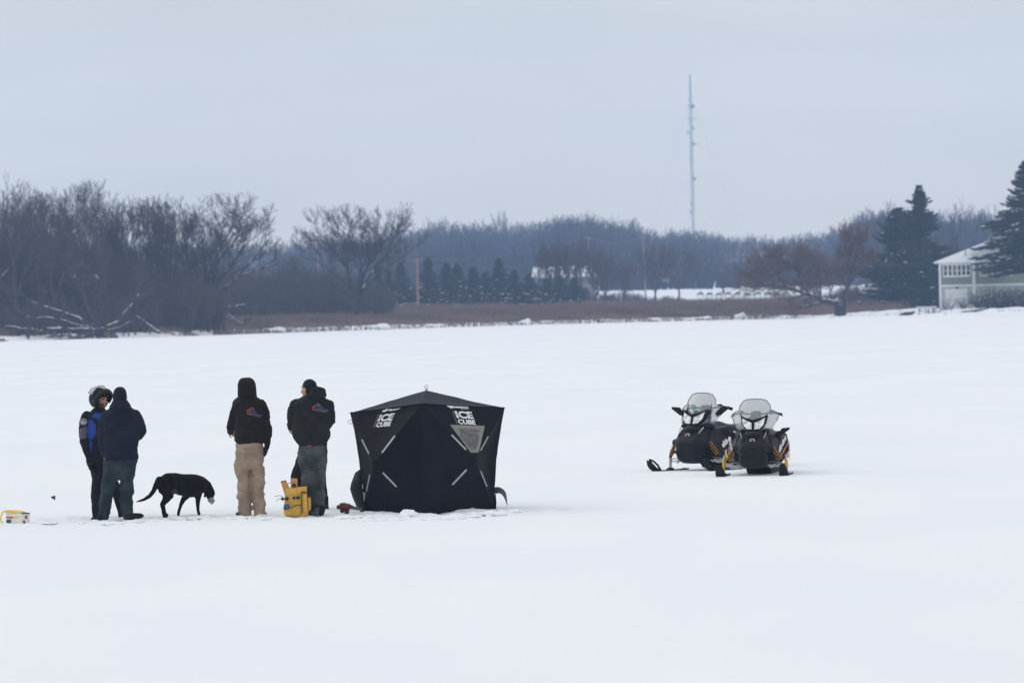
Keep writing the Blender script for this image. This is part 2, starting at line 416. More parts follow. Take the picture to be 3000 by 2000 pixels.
def make_tree(name, label, cat, px, Y, top, segs_fn, bark, twig, half=None, group=None, snow=0.0, snow_rmin=0.05, seed=1, split=2, flare=1.0, sink=0.1):
    g = random.Random(seed)
    X = at(px, 900, Y).x; z = land_z(X, Y) - sink
    H = at(px, top, Y).z - z
    t = thing(name, (X, Y, z), label, cat, group)
    segs = segs_fn(g, H)
    if half: segs = fit(segs, H, half)
    else:
        zs = sorted(s[1].z for s in segs); k = min(1.0, H / zs[int(len(zs) * .997)]); f_ = lambda v: Vector((v.x, v.y, v.z * k)); segs = [(f_(s[0]), f_(s[1]), s[2], s[3], s[4]) for s in segs]
    tr = [s for s in segs if s[4] < split]; cr = [s for s in segs if s[4] >= split]
    V, Fq = prisms([s[:4] for s in tr], 7); fm = [0] * len(Fq)
    if snow > 0:
        sn = []
        for s in segs:
            d = (s[1] - s[0]); l = d.length
            if s[2] < snow_rmin or l < 1e-4 or abs(d.z / l) > 0.8 or g.random() > snow: continue
            k_ = .38 + .3 * g.random(); o = Vector((0, -s[2] * .2, s[2] * (1.02 - k_ * .4))); sn.append((s[0] + o, s[1] + o, s[2] * k_, s[3] * k_ * g.uniform(.3, 1)))
        if sn: V2, F2 = prisms(sn, 5); Fq2 = F2 + len(V); V = np.concatenate([V, V2]); Fq = np.concatenate([Fq, Fq2]); fm += [1] * len(F2)
    np_mesh('trunk', V, Fq, [bark, M['snow_far']], t, True, fm)
    if cr:
        V, Fq = prisms([s[:4] for s in cr], 3); np_mesh('crown', V, Fq, twig, t)
    return t
M['bark_grey'] = mat('grey_bark', (0.055, 0.05, 0.052), 0.9, (0.10, 0.09, 0.09), 1.5)
M['bark_dark'] = mat('dark_bark', (0.03, 0.028, 0.032), 0.9, (0.055, 0.05, 0.055), 1.2)
M['twig_grey'] = mat('grey_twigs', (0.05, 0.045, 0.05), 0.9, (0.085, 0.07, 0.075), 0.6)
M['twig_red'] = mat('reddish_twigs', (0.066, 0.046, 0.052), 0.9, (0.088, 0.064, 0.068), 0.5)
M['twig_brown'] = mat('willow_twigs', (0.115, 0.072, 0.055), 0.9, (0.17, 0.11, 0.08), 0.6)
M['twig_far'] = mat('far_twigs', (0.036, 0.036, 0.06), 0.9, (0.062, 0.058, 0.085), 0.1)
def st_oak(stems=1, mx=6, up=0.1, ang=0.62, trunk=0.28, r=0.32, wob=0.15, ratio=0.74, side=0.7, rmin=0.026, spread=0.5):
    def f(g, H):
        out = []; p = Vector((0, 0, 0)); tl = H * trunk; k = 5; rr = r
        for i in range(k):
            q = p + Vector((g.uniform(-.05, .05) * tl, g.uniform(-.05, .05) * tl, tl / k)); r1 = rr * .93; out.append((p, q, rr, r1, 0)); p = q; rr = r1
        for j in range(stems):
            a = 2 * math.pi * (j + g.random() * .6) / stems
            d = Vector((math.cos(a) * spread, math.sin(a) * spread, 1)).normalized()
            grow(g, out, p - Vector((0, 0, tl * .25 * g.random())), d, H * .3, rr * (.72 if stems > 1 else 1), 1, mx, up, wob, ang, ratio, side, rmin)
        return out
    return f
# ---- the big trees of the left shore
LT = [  # px, Y, top, half(m), spec, bark, twig, label
 (52, 556, 500, 4.6, dict(stems=4, mx=6, up=.12, r=.34, spread=.75), 'bark_dark', 'twig_grey', 'tallest dark bare tree with open crown at the far left shore', 3),
 (236, 572, 520, 3.2, dict(stems=4, mx=6, up=.2, r=.3, spread=.4), 'bark_dark', 'twig_grey', 'narrow upright bare tree, second tall crown from the left of the shore', 4),
 (150, 566, 578, 4.3, dict(stems=5, mx=6, up=.16, r=.26, spread=.7), 'bark_grey', 'twig_red', 'broad reddish bare tree filling the gap between the two tallest left trees', 5),
 (338, 578, 570, 3.0, dict(stems=4, mx=6, up=.22, r=.25, spread=.45), 'bark_grey', 'twig_red', 'reddish twiggy bare tree just right of the narrow upright tree', 6),
 (418, 580, 578, 3.4, dict(stems=5, mx=6, up=.2, r=.25, spread=.5), 'bark_grey', 'twig_red', 'round topped reddish bare tree in the middle of the left grove', 7),
 (486, 584, 560, 2.9, dict(stems=4, mx=6, up=.22, r=.26, spread=.4), 'bark_dark', 'twig_grey', 'tall slim bare tree left of the wide fan shaped tree', 8),
 (28, 575, 580, 3.6, dict(stems=4, mx=6, up=.16, r=.3, spread=.6), 'bark_dark', 'twig_grey', 'dense bare tree behind the tallest tree at the left edge', 9),
 (845, 640, 735, 2.6, dict(stems=5, mx=5, up=.2, r=.14, spread=.6), 'bark_dark', 'twig_grey', 'small dark bare tree between the left grove and the vase shaped tree', 10),
 (700, 640, 745, 3.2, dict(stems=5, mx=5, up=.16, r=.14, spread=.7), 'bark_dark', 'twig_red', 'low reddish bare tree below the thin right arm of the left grove', 11),
 (925, 655, 745, 2.8, dict(stems=4, mx=5, up=.2, r=.13, spread=.6), 'bark_dark', 'twig_grey', 'small grey bare tree just left of the vase shaped tree', 12),
]
LT += [(96, 590, 560, 4.0, dict(stems=5, mx=6, up=.16, r=.26, spread=.7), 'bark_dark', 'twig_grey', 'dark bare tree set back between the two tallest left trees', 13),
 (290, 592, 610, 3.8, dict(stems=5, mx=6, up=.16, r=.24, spread=.8), 'bark_grey', 'twig_red', 'lower reddish bare tree behind the narrow upright tree', 14),
 (520, 596, 618, 3.6, dict(stems=5, mx=6, up=.16, r=.24, spread=.8), 'bark_grey', 'twig_red', 'lower reddish bare tree behind the wide fan shaped tree', 15),
 (-20, 566, 540, 4.2, dict(stems=5, mx=6, up=.14, r=.3, spread=.8), 'bark_dark', 'twig_grey', 'dark bare tree half cut off by the left edge', 16)]
for px, Y, top, half, sp, bk, tw, lab, sd_ in LT:
    make_tree('bare_tree', lab, 'tree', px, Y, top, st_oak(**dict(sp, mx=7 if sp['mx'] == 6 else 5, rmin=.017, side=.5, ratio=.73, ang=.68)), M[bk], M[tw], half * 1.2, 'bare trees along the left shore', 0.35, 0.07, sd_)
def P_loc(px, Y, dy=0.0):  # helper: photo pixels -> local point of a tree standing at (px, Y)
    X = at(px, 900, Y).x; z = land_z(X, Y) - 0.1
    return lambda x, y, d=0.0: at(x, y, Y + d) - Vector((X, Y, z))
def fan_tree(g, H):
    q = P_loc(600, 583); out = []
    along(g, out, [q(600, 968), q(598, 930), q(602, 900)], .62, .5, 0, 1, 6, 1)
    lims = [([(602, 905), (612, 850), (622, 780), (632, 700), (650, 640), (668, 600)], .27, 26, 2.6), ([(600, 900), (604, 830), (600, 740), (596, 660), (590, 600)], .26, 26, 2.4),
            ([(606, 900), (640, 840), (690, 770), (740, 700), (772, 650), (790, 620)], .17, 16, 2.0), ([(598, 905), (570, 840), (556, 760), (545, 680), (540, 620)], .2, 22, 2.2),
            ([(600, 890), (560, 860), (520, 825), (480, 798), (450, 790)], .2, 8, 1.6), ([(604, 900), (640, 888), (690, 876), (745, 870)], .16, 6, 1.3),
            ([(606, 880), (650, 820), (700, 770), (760, 735), (815, 722)], .11, 6, 1.2), ([(610, 850), (650, 770), (690, 700), (715, 640), (722, 590)], .17, 22, 2.3),
            ([(608, 925), (650, 915), (690, 940), (720, 962)], .15, 4, 1.0), ([(600, 860), (615, 760), (655, 680), (690, 620), (700, 585)], .15, 18, 2.0)]
    for i, (pl, r0, n, L) in enumerate(lims):
        along(g, out, [q(x, y, (i % 3 - 1) * .35 * k) for k, (x, y) in enumerate(pl)], r0, .05, int(n * .42), L * .95, 5, 1, .2, up=.12, ang=.65, rmin=.016)
    return out
make_tree('bare_tree', 'wide fan shaped bare tree at the right end of the left grove', 'tree', 600, 583, 575, fan_tree, M['bark_dark'], M['twig_grey'], None, 'bare trees along the left shore', 0.7, 0.06, 21)
def leaning(g, H):
    q = P_loc(292, 548); out = []
    along(g, out, [q(292, 985), q(290, 968), q(286, 955)], .5, .42, 0, 1, 5, 1)
    L_ = [([(286, 958), (240, 925), (190, 900), (150, 885), (110, 868), (80, 850)], .2, 9, 1.6), ([(288, 962), (220, 958), (140, 958), (60, 953), (-20, 940)], .24, 9, 1.2),
          ([(286, 950), (262, 880), (240, 820), (215, 745), (192, 690)], .2, 10, 1.7), ([(284, 950), (250, 850), (228, 790), (212, 760)], .15, 8, 1.5),
          ([(292, 960), (345, 930), (380, 880), (410, 830), (425, 780)], .2, 10, 1.7), ([(292, 965), (340, 955), (390, 925)], .12, 3, 1.0),
          ([(285, 960), (230, 940), (160, 920), (90, 912), (50, 890)], .12, 8, 1.2), ([(288, 966), (240, 985), (190, 978), (130, 985)], .15, 8, .9), ([(290, 950), (300, 880), (290, 800), (270, 740)], .15, 12, 1.6)]
    for i, (pl, r0, n, L) in enumerate(L_):
        along(g, out, [q(x, y, (i % 3 - 1) * .3 * k) for k, (x, y) in enumerate(pl)], r0, .05, n, L, 4, 2, .2, up=.08, ang=.8)
    return out
make_tree('leaning_willow', 'collapsed willow with snow covered limbs sprawling low over the left shore', 'tree', 292, 548, 690, leaning, M['bark_dark'], M['twig_grey'], None, None, 0.68, 0.05, 22)
def log_fn(pl, Y, px):
    def f(g, H):
        q = P_loc(px, Y); out = []
        along(g, out, [q(x, y) for x, y in pl], .17, .08, 3, .8, 3, 1)
        return out
    return f
make_tree('fallen_trunk', 'snow topped trunk leaning to the ground between the collapsed willow and the fan shaped tree', 'tree trunk', 466, 560, 915, log_fn([(466, 972), (440, 950), (400, 918)], 560, 466), M['bark_grey'], M['twig_grey'], None, None, 1, .05, 31)
make_tree('fallen_trunk', 'snow topped trunk resting on reeds right of the fan shaped tree', 'tree trunk', 722, 592, 915, log_fn([(722, 962), (690, 935), (668, 915)], 592, 722), M['bark_grey'], M['twig_grey'], None, None, 1, .05, 32)
# ---- vase shaped tree in the middle
def vase(g, H):
    q = P_loc(1046, 640); out = []
    along(g, out, [q(1040, 948), q(1042, 915), q(1046, 880), (q(1050, 850))], .42, .3, 0, 1, 6, 1)
    L_ = [([(1046, 870), (1030, 800), (1015, 740), (985, 690), (950, 650), (930, 625)], .19, 24, 2.2), ([(1048, 860), (1022, 790), (1018, 720), (1005, 660), (990, 612)], .17, 24, 2.0),
          ([(1050, 850), (1052, 780), (1056, 710), (1040, 650), (1030, 615)], .18, 24, 2.0), ([(1050, 850), (1060, 780), (1080, 720), (1095, 665), (1092, 620)], .17, 22, 2.0),
          ([(1052, 850), (1075, 790), (1105, 735), (1135, 690), (1165, 645)], .17, 24, 2.1), ([(1054, 840), (1085, 790), (1120, 760), (1160, 720), (1195, 690)], .1, 16, 1.6),
          ([(1044, 850), (1000, 790), (965, 750), (930, 720), (905, 690)], .1, 16, 1.6), ([(1052, 830), (1068, 760), (1100, 690), (1130, 640), (1150, 618)], .14, 20, 1.9),
          ([(1050, 860), (1085, 800), (1125, 770), (1180, 755)], .06, 7, 1.1), ([(1044, 860), (1000, 830), (960, 820), (930, 800)], .07, 8, 1.2)]
    for i, (pl, r0, n, L) in enumerate(L_):
        along(g, out, [q(x, y, ((i % 5) - 2) * .45 * k) for k, (x, y) in enumerate(pl)], r0, .035, int(n * .42), L * .95, 5, 1, .25, up=.12, ang=.6, rmin=.016)
    return out
make_tree('bare_tree', 'large vase shaped bare tree standing alone in the reeds in the middle of the shore', 'tree', 1046, 640, 605, vase, M['bark_dark'], M['twig_grey'], None, None, 0.25, 0.1, 41)
# ---- brown willow by the right shore
def willow(g, H):
    q = P_loc(2456, 640); out = []
    along(g, out, [q(2458, 932), q(2460, 905), q(2456, 885), q(2448, 872)], .62, .45, 0, 1, 6, 1)
    k_ = dict(wob=.24, side=.9)
    for i, (pl, r0, n, L, s0) in enumerate([
        ([(2450, 882), (2425, 866), (2400, 862), (2350, 835), (2305, 812), (2260, 805), (2228, 798)], .3, 60, 2.3, .3),
        ([(2420, 866), (2390, 880), (2360, 888), (2330, 892)], .16, 6, .8, .4), ([(2410, 864), (2400, 820), (2395, 770), (2400, 725)], .14, 30, 1.7, .35),
        ([(2350, 838), (2345, 790), (2330, 745), (2322, 725)], .13, 28, 1.7, .3), ([(2300, 812), (2280, 770), (2262, 735), (2250, 715)], .12, 30, 1.7, .25),
        ([(2262, 805), (2235, 780), (2212, 775)], .1, 18, 1.3, .2), ([(2448, 880), (2432, 850), (2440, 800), (2435, 760)], .1, 18, 1.4, .4)]):
        along(g, out, [q(x, y, (i % 3 - 1) * .3 * k) for k, (x, y) in enumerate(pl)], r0, .05, int(n * .85), L * 1.0, 4, 1, s0, up=.05, ang=1.0, rmin=.02, **k_)
    return out
make_tree('willow_tree', 'brown willow with a snow lined limb bent low to the left', 'tree', 2456, 640, 705, willow, M['bark_dark'], M['twig_brown'], None, None, 0.9, 0.07, 51)
def willow2(g, H):
    q = P_loc(2470, 645); out = []
    along(g, out, [q(2472, 932), q(2474, 880), q(2480, 840), q(2492, 780)], .22, .16, 4, 1.2, 4, 1)
    for i, pl in enumerate([[(2490, 790), (2484, 740), (2478, 690), (2480, 660)], [(2492, 780), (2505, 730), (2520, 690), (2528, 665)], [(2485, 820), (2515, 770), (2540, 730)], [(2482, 830), (2466, 780), (2462, 740)]]):
        along(g, out, [q(x, y, (i - 1) * .3 * k) for k, (x, y) in enumerate(pl)], .1, .04, 30, 1.1, 4, 1, .1, up=.2, ang=.65)
    return out
make_tree('willow_tree', 'slim upright orange brown tree growing behind the bent willow', 'tree', 2470, 645, 655, willow2, M['bark_dark'], M['twig_brown'], None, None, 0.2, 0.1, 52)
# ---- bare trees standing in the field, middle distance
FT = [(1590, 850, 698, 1.7, 'slim bare tree, leftmost of the five before the snowy barn roof'), (1623, 858, 702, 1.7, 'slim bare tree, second from the left before the snowy barn roof'), (1661, 852, 695, 1.8, 'slim bare tree at the centre of the snowy barn roof'),
      (1706, 862, 690, 2.0, 'slim bare tree in front of the right part of the snowy barn roof'), (1748, 840, 700, 3.0, 'wider bare tree at the right end of the snowy barn roof'), (1826, 880, 760, 2.2, 'low bushy bare tree right of the barn in front of snow'),
      (1924, 900, 700, 3.2, 'round bare field tree just right of the leaning utility pole'), (1988, 905, 705, 3.9, 'broad bare field tree beside the red patch in the far wood'), (1775, 870, 745, 2.0, 'small brown bare tree between the barn and the low bushy tree'), (2120, 1010, 790, 1.6, 'tiny bare tree on the snow rise behind the hay bales')]
for i, (px, Y, top, half, lab) in enumerate(FT):
    make_tree('bare_tree', lab, 'tree', px, Y, top, st_oak(stems=4 if half > 2.5 else 3, mx=5, up=.22 if half < 2.1 else .12, r=.2, spread=.7, trunk=.28, rmin=.034, side=.85), M['bark_dark'], M['twig_red' if i in (0, 1, 2, 4, 5, 8) else 'twig_grey'], half, 'bare trees in the field', 0.0, 1, 60 + i)
for i, (px, Y, top, half, lab) in enumerate([(1482, 1420, 612, 3.2, 'lone round crown rising above the far wood left of the mast'), (1858, 1380, 632, 2.6, 'thin bare crown rising above the wood left of the mast foot'), (2588, 1000, 585, 4.5, 'tall hazy bare tree behind the dark spruce, left side'),
                                             (2785, 980, 580, 5.0, 'tall hazy bare tree with long thin branches behind the dark spruce, right side'), (2890, 1000, 598, 4.2, 'hazy bare tree between the dark spruce and the tree at the right edge'), (2660, 1010, 600, 4.5, 'hazy bare tree directly behind the dark spruce top'), (2540, 1040, 620, 3.6, 'hazy bare tree behind the orange brown tree')]):
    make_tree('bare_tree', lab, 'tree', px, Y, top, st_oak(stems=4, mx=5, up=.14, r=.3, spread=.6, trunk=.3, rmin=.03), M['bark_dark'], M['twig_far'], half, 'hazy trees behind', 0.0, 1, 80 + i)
# ------------------------------------------------------------------ masses: far wood, undergrowth, reeds
TOPX = [-150, 300, 640, 800, 900, 1100, 1180, 1230, 1300, 1400, 1440, 1500, 1560, 1620, 1700, 1770, 1805, 1860, 1930, 2000, 2080, 2150, 2250, 2350, 2420, 2500, 2560, 2640, 2720, 2800, 2880, 2950, 3150]
TOPY = [700, 700, 694, 700, 690, 672, 655, 648, 640, 632, 650, 650, 642, 624, 604, 612, 640, 652, 660, 656, 664, 680, 684, 676, 668, 640, 608, 600, 606, 620, 604, 618, 596]
g = random.Random(5); tmpl = []
for i in range(5):
    s = st_oak(stems=5, mx=4, up=.02, r=.26, spread=.8, trunk=.25, rmin=.05, side=.9, ratio=.76, ang=.8)(g, 10.0); s = fit(s, 1.0, 0.42)
    tmpl.append(prisms([(a, b, r0 * .095, r1 * .095) for a, b, r0, r1, _ in s], 3))
VV, FF, nb = [], [], 0
for row, (Y, lo, hi, cnt) in enumerate(((1560, -8, 22, 200), (1440, 2, 40, 180), (1300, 18, 66, 170), (1180, 50, 110, 190))):
    for k in range(cnt):
        px = -140 + 3280 * (k + g.random()) / cnt
        top = float(np.interp(px, TOPX, TOPY)) + g.uniform(lo, hi) * (1 if px < 2450 else .6) + 16 * noise.noise(Vector((px / 55., row * 3.3, 0))) + 8; y_ = Y + g.uniform(-40, 40)
        X = at(px, 800, y_).x; z = land_z(X, y_) - .3; H = at(px, top, y_).z - z
        if H < 3 or (row > 1 and 1934 < px < 1972): continue
        V, Fq = tmpl[g.randrange(5)]; a = g.uniform(0, 6.28); c, s = math.cos(a), math.sin(a); Wd = H * g.uniform(.8, 1.15)
        V2 = np.stack([(V[:, 0] * c - V[:, 1] * s) * Wd + X, (V[:, 0] * s + V[:, 1] * c) * Wd + y_, V[:, 2] * H + z], 1)
        VV.append(V2); FF.append(Fq + nb); nb += len(V2)
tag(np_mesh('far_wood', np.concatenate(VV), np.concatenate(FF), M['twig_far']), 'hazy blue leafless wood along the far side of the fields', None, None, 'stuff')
def brush(name, label, count, px0, px1, Yr, hfn, matn, seed, r=0.03, nst=9, lean=.5, sub=3):
    g = random.Random(seed); sg = []
    for _ in range(count):
        px = g.uniform(px0, px1); Y = g.uniform(*Yr)
        X = at(px, 900, Y).x
        if Y < shore(X) + 1.5: Y = shore(X) + 1.5 + g.random() * 6
        z = land_z(X, Y) - .1; H = hfn(px) * g.uniform(.65, 1.1) * (.45 if Yr[0] == 1100 and 1932 < px < 1974 else 1)
        if H <= 0.2: continue
        for _ in range(nst):
            a = g.uniform(0, 6.28); l = g.uniform(0, lean); p = Vector((X, Y, z)); d = Vector((math.cos(a) * l, math.sin(a) * l, 1)).normalized()
            rr = r * g.uniform(.7, 1.5); n = 4
            for i in range(n):
                d = (d + rv(g, .13)).normalized(); q = p + d * H / n * g.uniform(.8, 1.1); sg.append((p, q, rr, rr * .75)); p = q; rr *= .75
                if i > 0:
                    for _ in range(sub):
                        e = (d + rv(g, .8) + Vector((0, 0, .3))).normalized(); sg.append((p, p + e * H * g.uniform(.12, .28), rr * .8, rr * .3))
    V, Fq = prisms(sg, 3)
    return tag(np_mesh(name, V, Fq, M[matn]), label, None, None, 'stuff')
ipx = lambda xs, ys: (lambda px: float(np.interp(px, xs, ys)))
brush('undergrowth', 'dense leafless undergrowth filling the left shore behind the trees', 520, -60, 640, (566, 606), ipx([-60, 200, 330, 480, 640], [9.0, 8.6, 7.0, 5.8, 4.0]), 'twig_red', 7, .04, 10, .45, 4)
brush('undergrowth', 'lower dark leafless thicket behind the reeds in the middle', 420, 560, 1140, (650, 760), ipx([560, 700, 820, 1000, 1140], [6.0, 5.4, 5.8, 5.2, 3.2]), 'twig_grey', 8, .04, 9, .5, 4)
brush('undergrowth', 'low brush between the field trees before the snowy rise', 120, 1690, 2000, (860, 900), ipx([1690, 1760, 1830, 1900, 2000], [.8, 1.2, 2.8, 1.4, 1.6]), 'twig_red', 9, .04, 9, .5, 3)
brush('undergrowth', 'grey brush behind the willow and the dark spruce', 170, 2380, 2760, (700, 800), ipx([2380, 2480, 2560, 2760], [1.2, 2.6, 3.0, 3.0]), 'twig_red', 10, .035, 8, .5, 3)
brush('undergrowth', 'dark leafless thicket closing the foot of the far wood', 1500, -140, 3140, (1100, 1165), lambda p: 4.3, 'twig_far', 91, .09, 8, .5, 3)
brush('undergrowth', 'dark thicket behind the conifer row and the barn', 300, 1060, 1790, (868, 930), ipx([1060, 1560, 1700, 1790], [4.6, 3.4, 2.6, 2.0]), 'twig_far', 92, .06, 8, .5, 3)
brush('undergrowth', 'thin leafless twigs over the collapsed willow at the left shore', 60, -60, 560, (544, 556), lambda p: 3.4, 'twig_grey', 93, .028, 7, .7, 4)
# reeds: thousands of leaning dry stems
M['reed'] = mat('dry_reeds', (0.15, 0.10, 0.085), 0.9, (0.235, 0.17, 0.14), 0.12, lo=.4, hi=.6)
g = random.Random(11); n = 120000
px = np.array([g.uniform(560, 2760) if g.random() < .9 else g.uniform(-50, 620) for _ in range(n)]); u = np.array([g.random() for _ in range(n)])
pts = []
for i in range(n):
    t = u[i]; X0 = at(px[i], 900, 650).x / 650; Ys = shore(X0 * 620)
    Y = Ys + 1.2 + (t ** 1.25) * (235 if px[i] > 620 else 25); X = X0 * Y
    if px[i] > 2330 and Y - Ys < 8 + (px[i] - 2330) / 190 * 55: continue
    if px[i] < 620 and noise.noise(Vector((X * .4, Y * .1, 3))) < .12: continue
    k = noise.noise(Vector((X * .12, Y * .06, 8)))
    if 2 < Y - Ys < 16 and noise.noise(Vector((X * .35, Y * .25, 1))) > .22: continue
    h = (1.15 + .5 * k) * g.uniform(.6, 1.15) * (0.22 + 0.78 * min(1, (Y - Ys) / 22)) * (.7 if px[i] < 620 else 1)
    z = land_z(X, Y)
    a = g.gauss(0, .16); pts.append((Vector((X, Y, z - .05)), Vector((X + a * h, Y + g.gauss(0, .16) * h, z + h)), g.uniform(.03, .07), .008))
V, Fq = prisms(pts, 3)
tag(np_mesh('reeds', V, Fq, M['reed']), 'belt of dry brown reeds behind the ice edge', None, None, 'stuff')
# ------------------------------------------------------------------ conifers
M['needles'] = mat('spruce_needles', (0.012, 0.026, 0.024), 0.85, (0.028, 0.048, 0.04), 1.4, lo=.4, hi=.6)
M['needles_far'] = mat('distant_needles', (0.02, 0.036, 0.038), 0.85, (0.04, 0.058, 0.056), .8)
M['needles_olive'] = mat('olive_needles', (0.05, 0.05, 0.03), 0.85, (0.08, 0.075, 0.05), .8)
def conifer(label, px, Y, top, half, seed, nd='needles', name='spruce_tree', density=1.0, snow=.25, group=None, gap=0.0, rag=.25, droop=.25, base=.06, full=.75, narrow=1.0, sink=.1, snow_hi=.6, pw=.85):
    g = random.Random(seed); X = at(px, 900, Y).x; z = land_z(X, Y) - sink; H = at(px, top, Y).z - z
    t = thing(name, (X, Y, z), label, 'tree', group)
    V, Fq = prisms([(Vector((0, 0, H * i / 6)), Vector((0, 0, H * (i + 1) / 6)), H * .017 * (1 - i / 6.4) + .01, H * .017 * (1 - (i + 1) / 6.4) + .01) for i in range(6)], 8)
    np_mesh('trunk', V, Fq, M['bark_dark'], t, True)
    vs, fs, sv, sf = [], [], [], []
    nb = int(H * 16 * density); lump = [g.uniform(1 - rag, 1 + rag * .6) for _ in range(40)]
    for i in range(nb):
        f = ((i + g.random()) / nb) ** 0.85; zz = H * (base + (1 - base) * f)
        prof = min(1, (1 - f) / full) ** pw * narrow if f > 1 - full else 1.0
        if f < .12: prof *= .7 + 2.5 * f
        az = g.uniform(0, 6.283); L = half * max(prof, .02) * lump[int(f * 13) * 3 % 40] * g.uniform(.5, 1.12) * (1 + .25 * math.sin(az * 2 + seed + f * 9)) + .12
        if gap and g.random() < gap: continue
        dirv = Vector((math.cos(az), math.sin(az), 0)); side = Vector((-dirv.y, dirv.x, 0)); n = max(3, int(L / .28))
        tip_up = .35 if f > .6 else .12
        for k in range(n):
            s = (k + .6) / n
            c = dirv * (L * s) + Vector((0, 0, zz + L * (tip_up * s * s - droop * s)))
            wdt = (.22 + .34 * L * (1 - s) ** .8 * .8) * g.uniform(.7, 1.1)
            for sg in (-1, 1):
                for rep in range(2):
                    e = c + side * sg * wdt * g.uniform(.7, 1.15) + dirv * wdt * g.uniform(.3, .9) + Vector((0, 0, -wdt * g.uniform(.1, .55)))
                    b0 = len(vs); m = (c + e) / 2 + Vector((0, 0, g.uniform(-.16, -.05) * (1 + wdt)))
                    vs += [c - dirv * .12, e, m]; fs.append((b0, b0 + 1, b0 + 2)); b0 = len(vs)
                    m2 = (c + e) / 2 + dirv * g.uniform(.1, .26) + Vector((0, 0, .05)); vs += [c, e, m2]; fs.append((b0, b0 + 1, b0 + 2))
            if s > .35 and f < snow_hi + .4 and g.random() < snow * ((1.2 - f) if H > 9 else max(0, 1.1 - 1.7 * f) * 2.0) and L > .5:
                b0 = len(sv); q = .16 + .16 * g.random(); up_ = Vector((0, 0, .09)); cc = c + up_
                sv += [cc - dirv * q * 1.6, cc + side * q, cc + dirv * q * 1.5, cc - side * q, cc + Vector((0, 0, .09))]
                sf += [(b0, b0 + 1, b0 + 4), (b0 + 1, b0 + 2, b0 + 4), (b0 + 2, b0 + 3, b0 + 4), (b0 + 3, b0, b0 + 4), ]
    nv = len(vs); fm = [0] * len(fs) + [1] * len(sf); fs += [tuple(i + nv for i in f) for f in sf]; vs += sv
    np_mesh('crown', np.array([tuple(v) for v in vs]), np.array(fs), [M[nd], M['snow_far']], t, False, fm)
    return t
conifer('big snow flecked spruce at the right edge in front of the green house', 3014, 668, 470, 8.0, 1, pw=.9, density=2.0, snow=.3, rag=.5, droop=.3, base=.26, full=.98, sink=.2)
conifer('tall dark spruce with a ragged spire left of the green house', 2700, 690, 542, 7.8, 2, pw=1.15, density=2.4, snow=.07, rag=.75, full=.9, droop=.2, base=.06)
conifer('bushy dark conifer with a double top left of the ragged spire', 2640, 694, 608, 5.8, 3, pw=.8, density=2.4, snow=.06, rag=.6, full=.6, droop=.05, base=.04)
make_tree('bare_tree', 'dark twiggy tree leaning right out of the spruces beside the green house', 'tree', 2735, 686, 655, st_oak(stems=5, mx=5, up=.08, r=.22, spread=1.2, trunk=.2, ratio=.74, rmin=.03), M['bark_dark'], M['bark_dark'], 4.0, None, 0.1, .06, 99)
CN = [(1108, 785, 1.2, 'needles_far'), (1140, 792, 1.3, 'needles_olive'), (1176, 768, 1.5, 'needles_far'), (1256, 752, 1.7, 'needles_far'), (1312, 770, 1.6, 'needles_far'), (1342, 772, 1.7, 'needles_far'), (1388, 782, 1.6, 'needles_far'), (1424, 796, 1.5, 'needles_far'), (1463, 755, 2.0, 'needles_far'),
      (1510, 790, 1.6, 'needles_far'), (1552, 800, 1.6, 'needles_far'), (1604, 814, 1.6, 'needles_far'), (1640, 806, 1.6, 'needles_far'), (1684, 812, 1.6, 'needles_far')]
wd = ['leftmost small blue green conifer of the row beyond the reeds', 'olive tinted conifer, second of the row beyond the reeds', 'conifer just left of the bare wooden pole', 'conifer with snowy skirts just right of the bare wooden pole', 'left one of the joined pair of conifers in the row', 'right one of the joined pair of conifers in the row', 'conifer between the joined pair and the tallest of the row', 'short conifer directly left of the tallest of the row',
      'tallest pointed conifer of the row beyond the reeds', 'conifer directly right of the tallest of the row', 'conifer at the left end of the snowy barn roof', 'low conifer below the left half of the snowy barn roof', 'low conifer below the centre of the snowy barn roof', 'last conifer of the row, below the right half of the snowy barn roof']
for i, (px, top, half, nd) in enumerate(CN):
    conifer(wd[i], px, 830 + (i % 3) * 8, top, half * 2.1, 20 + i, nd, density=2.1, snow=.13, group='conifers beyond the reeds', rag=.4, base=.02, full=.97, droop=.25, sink=.3)
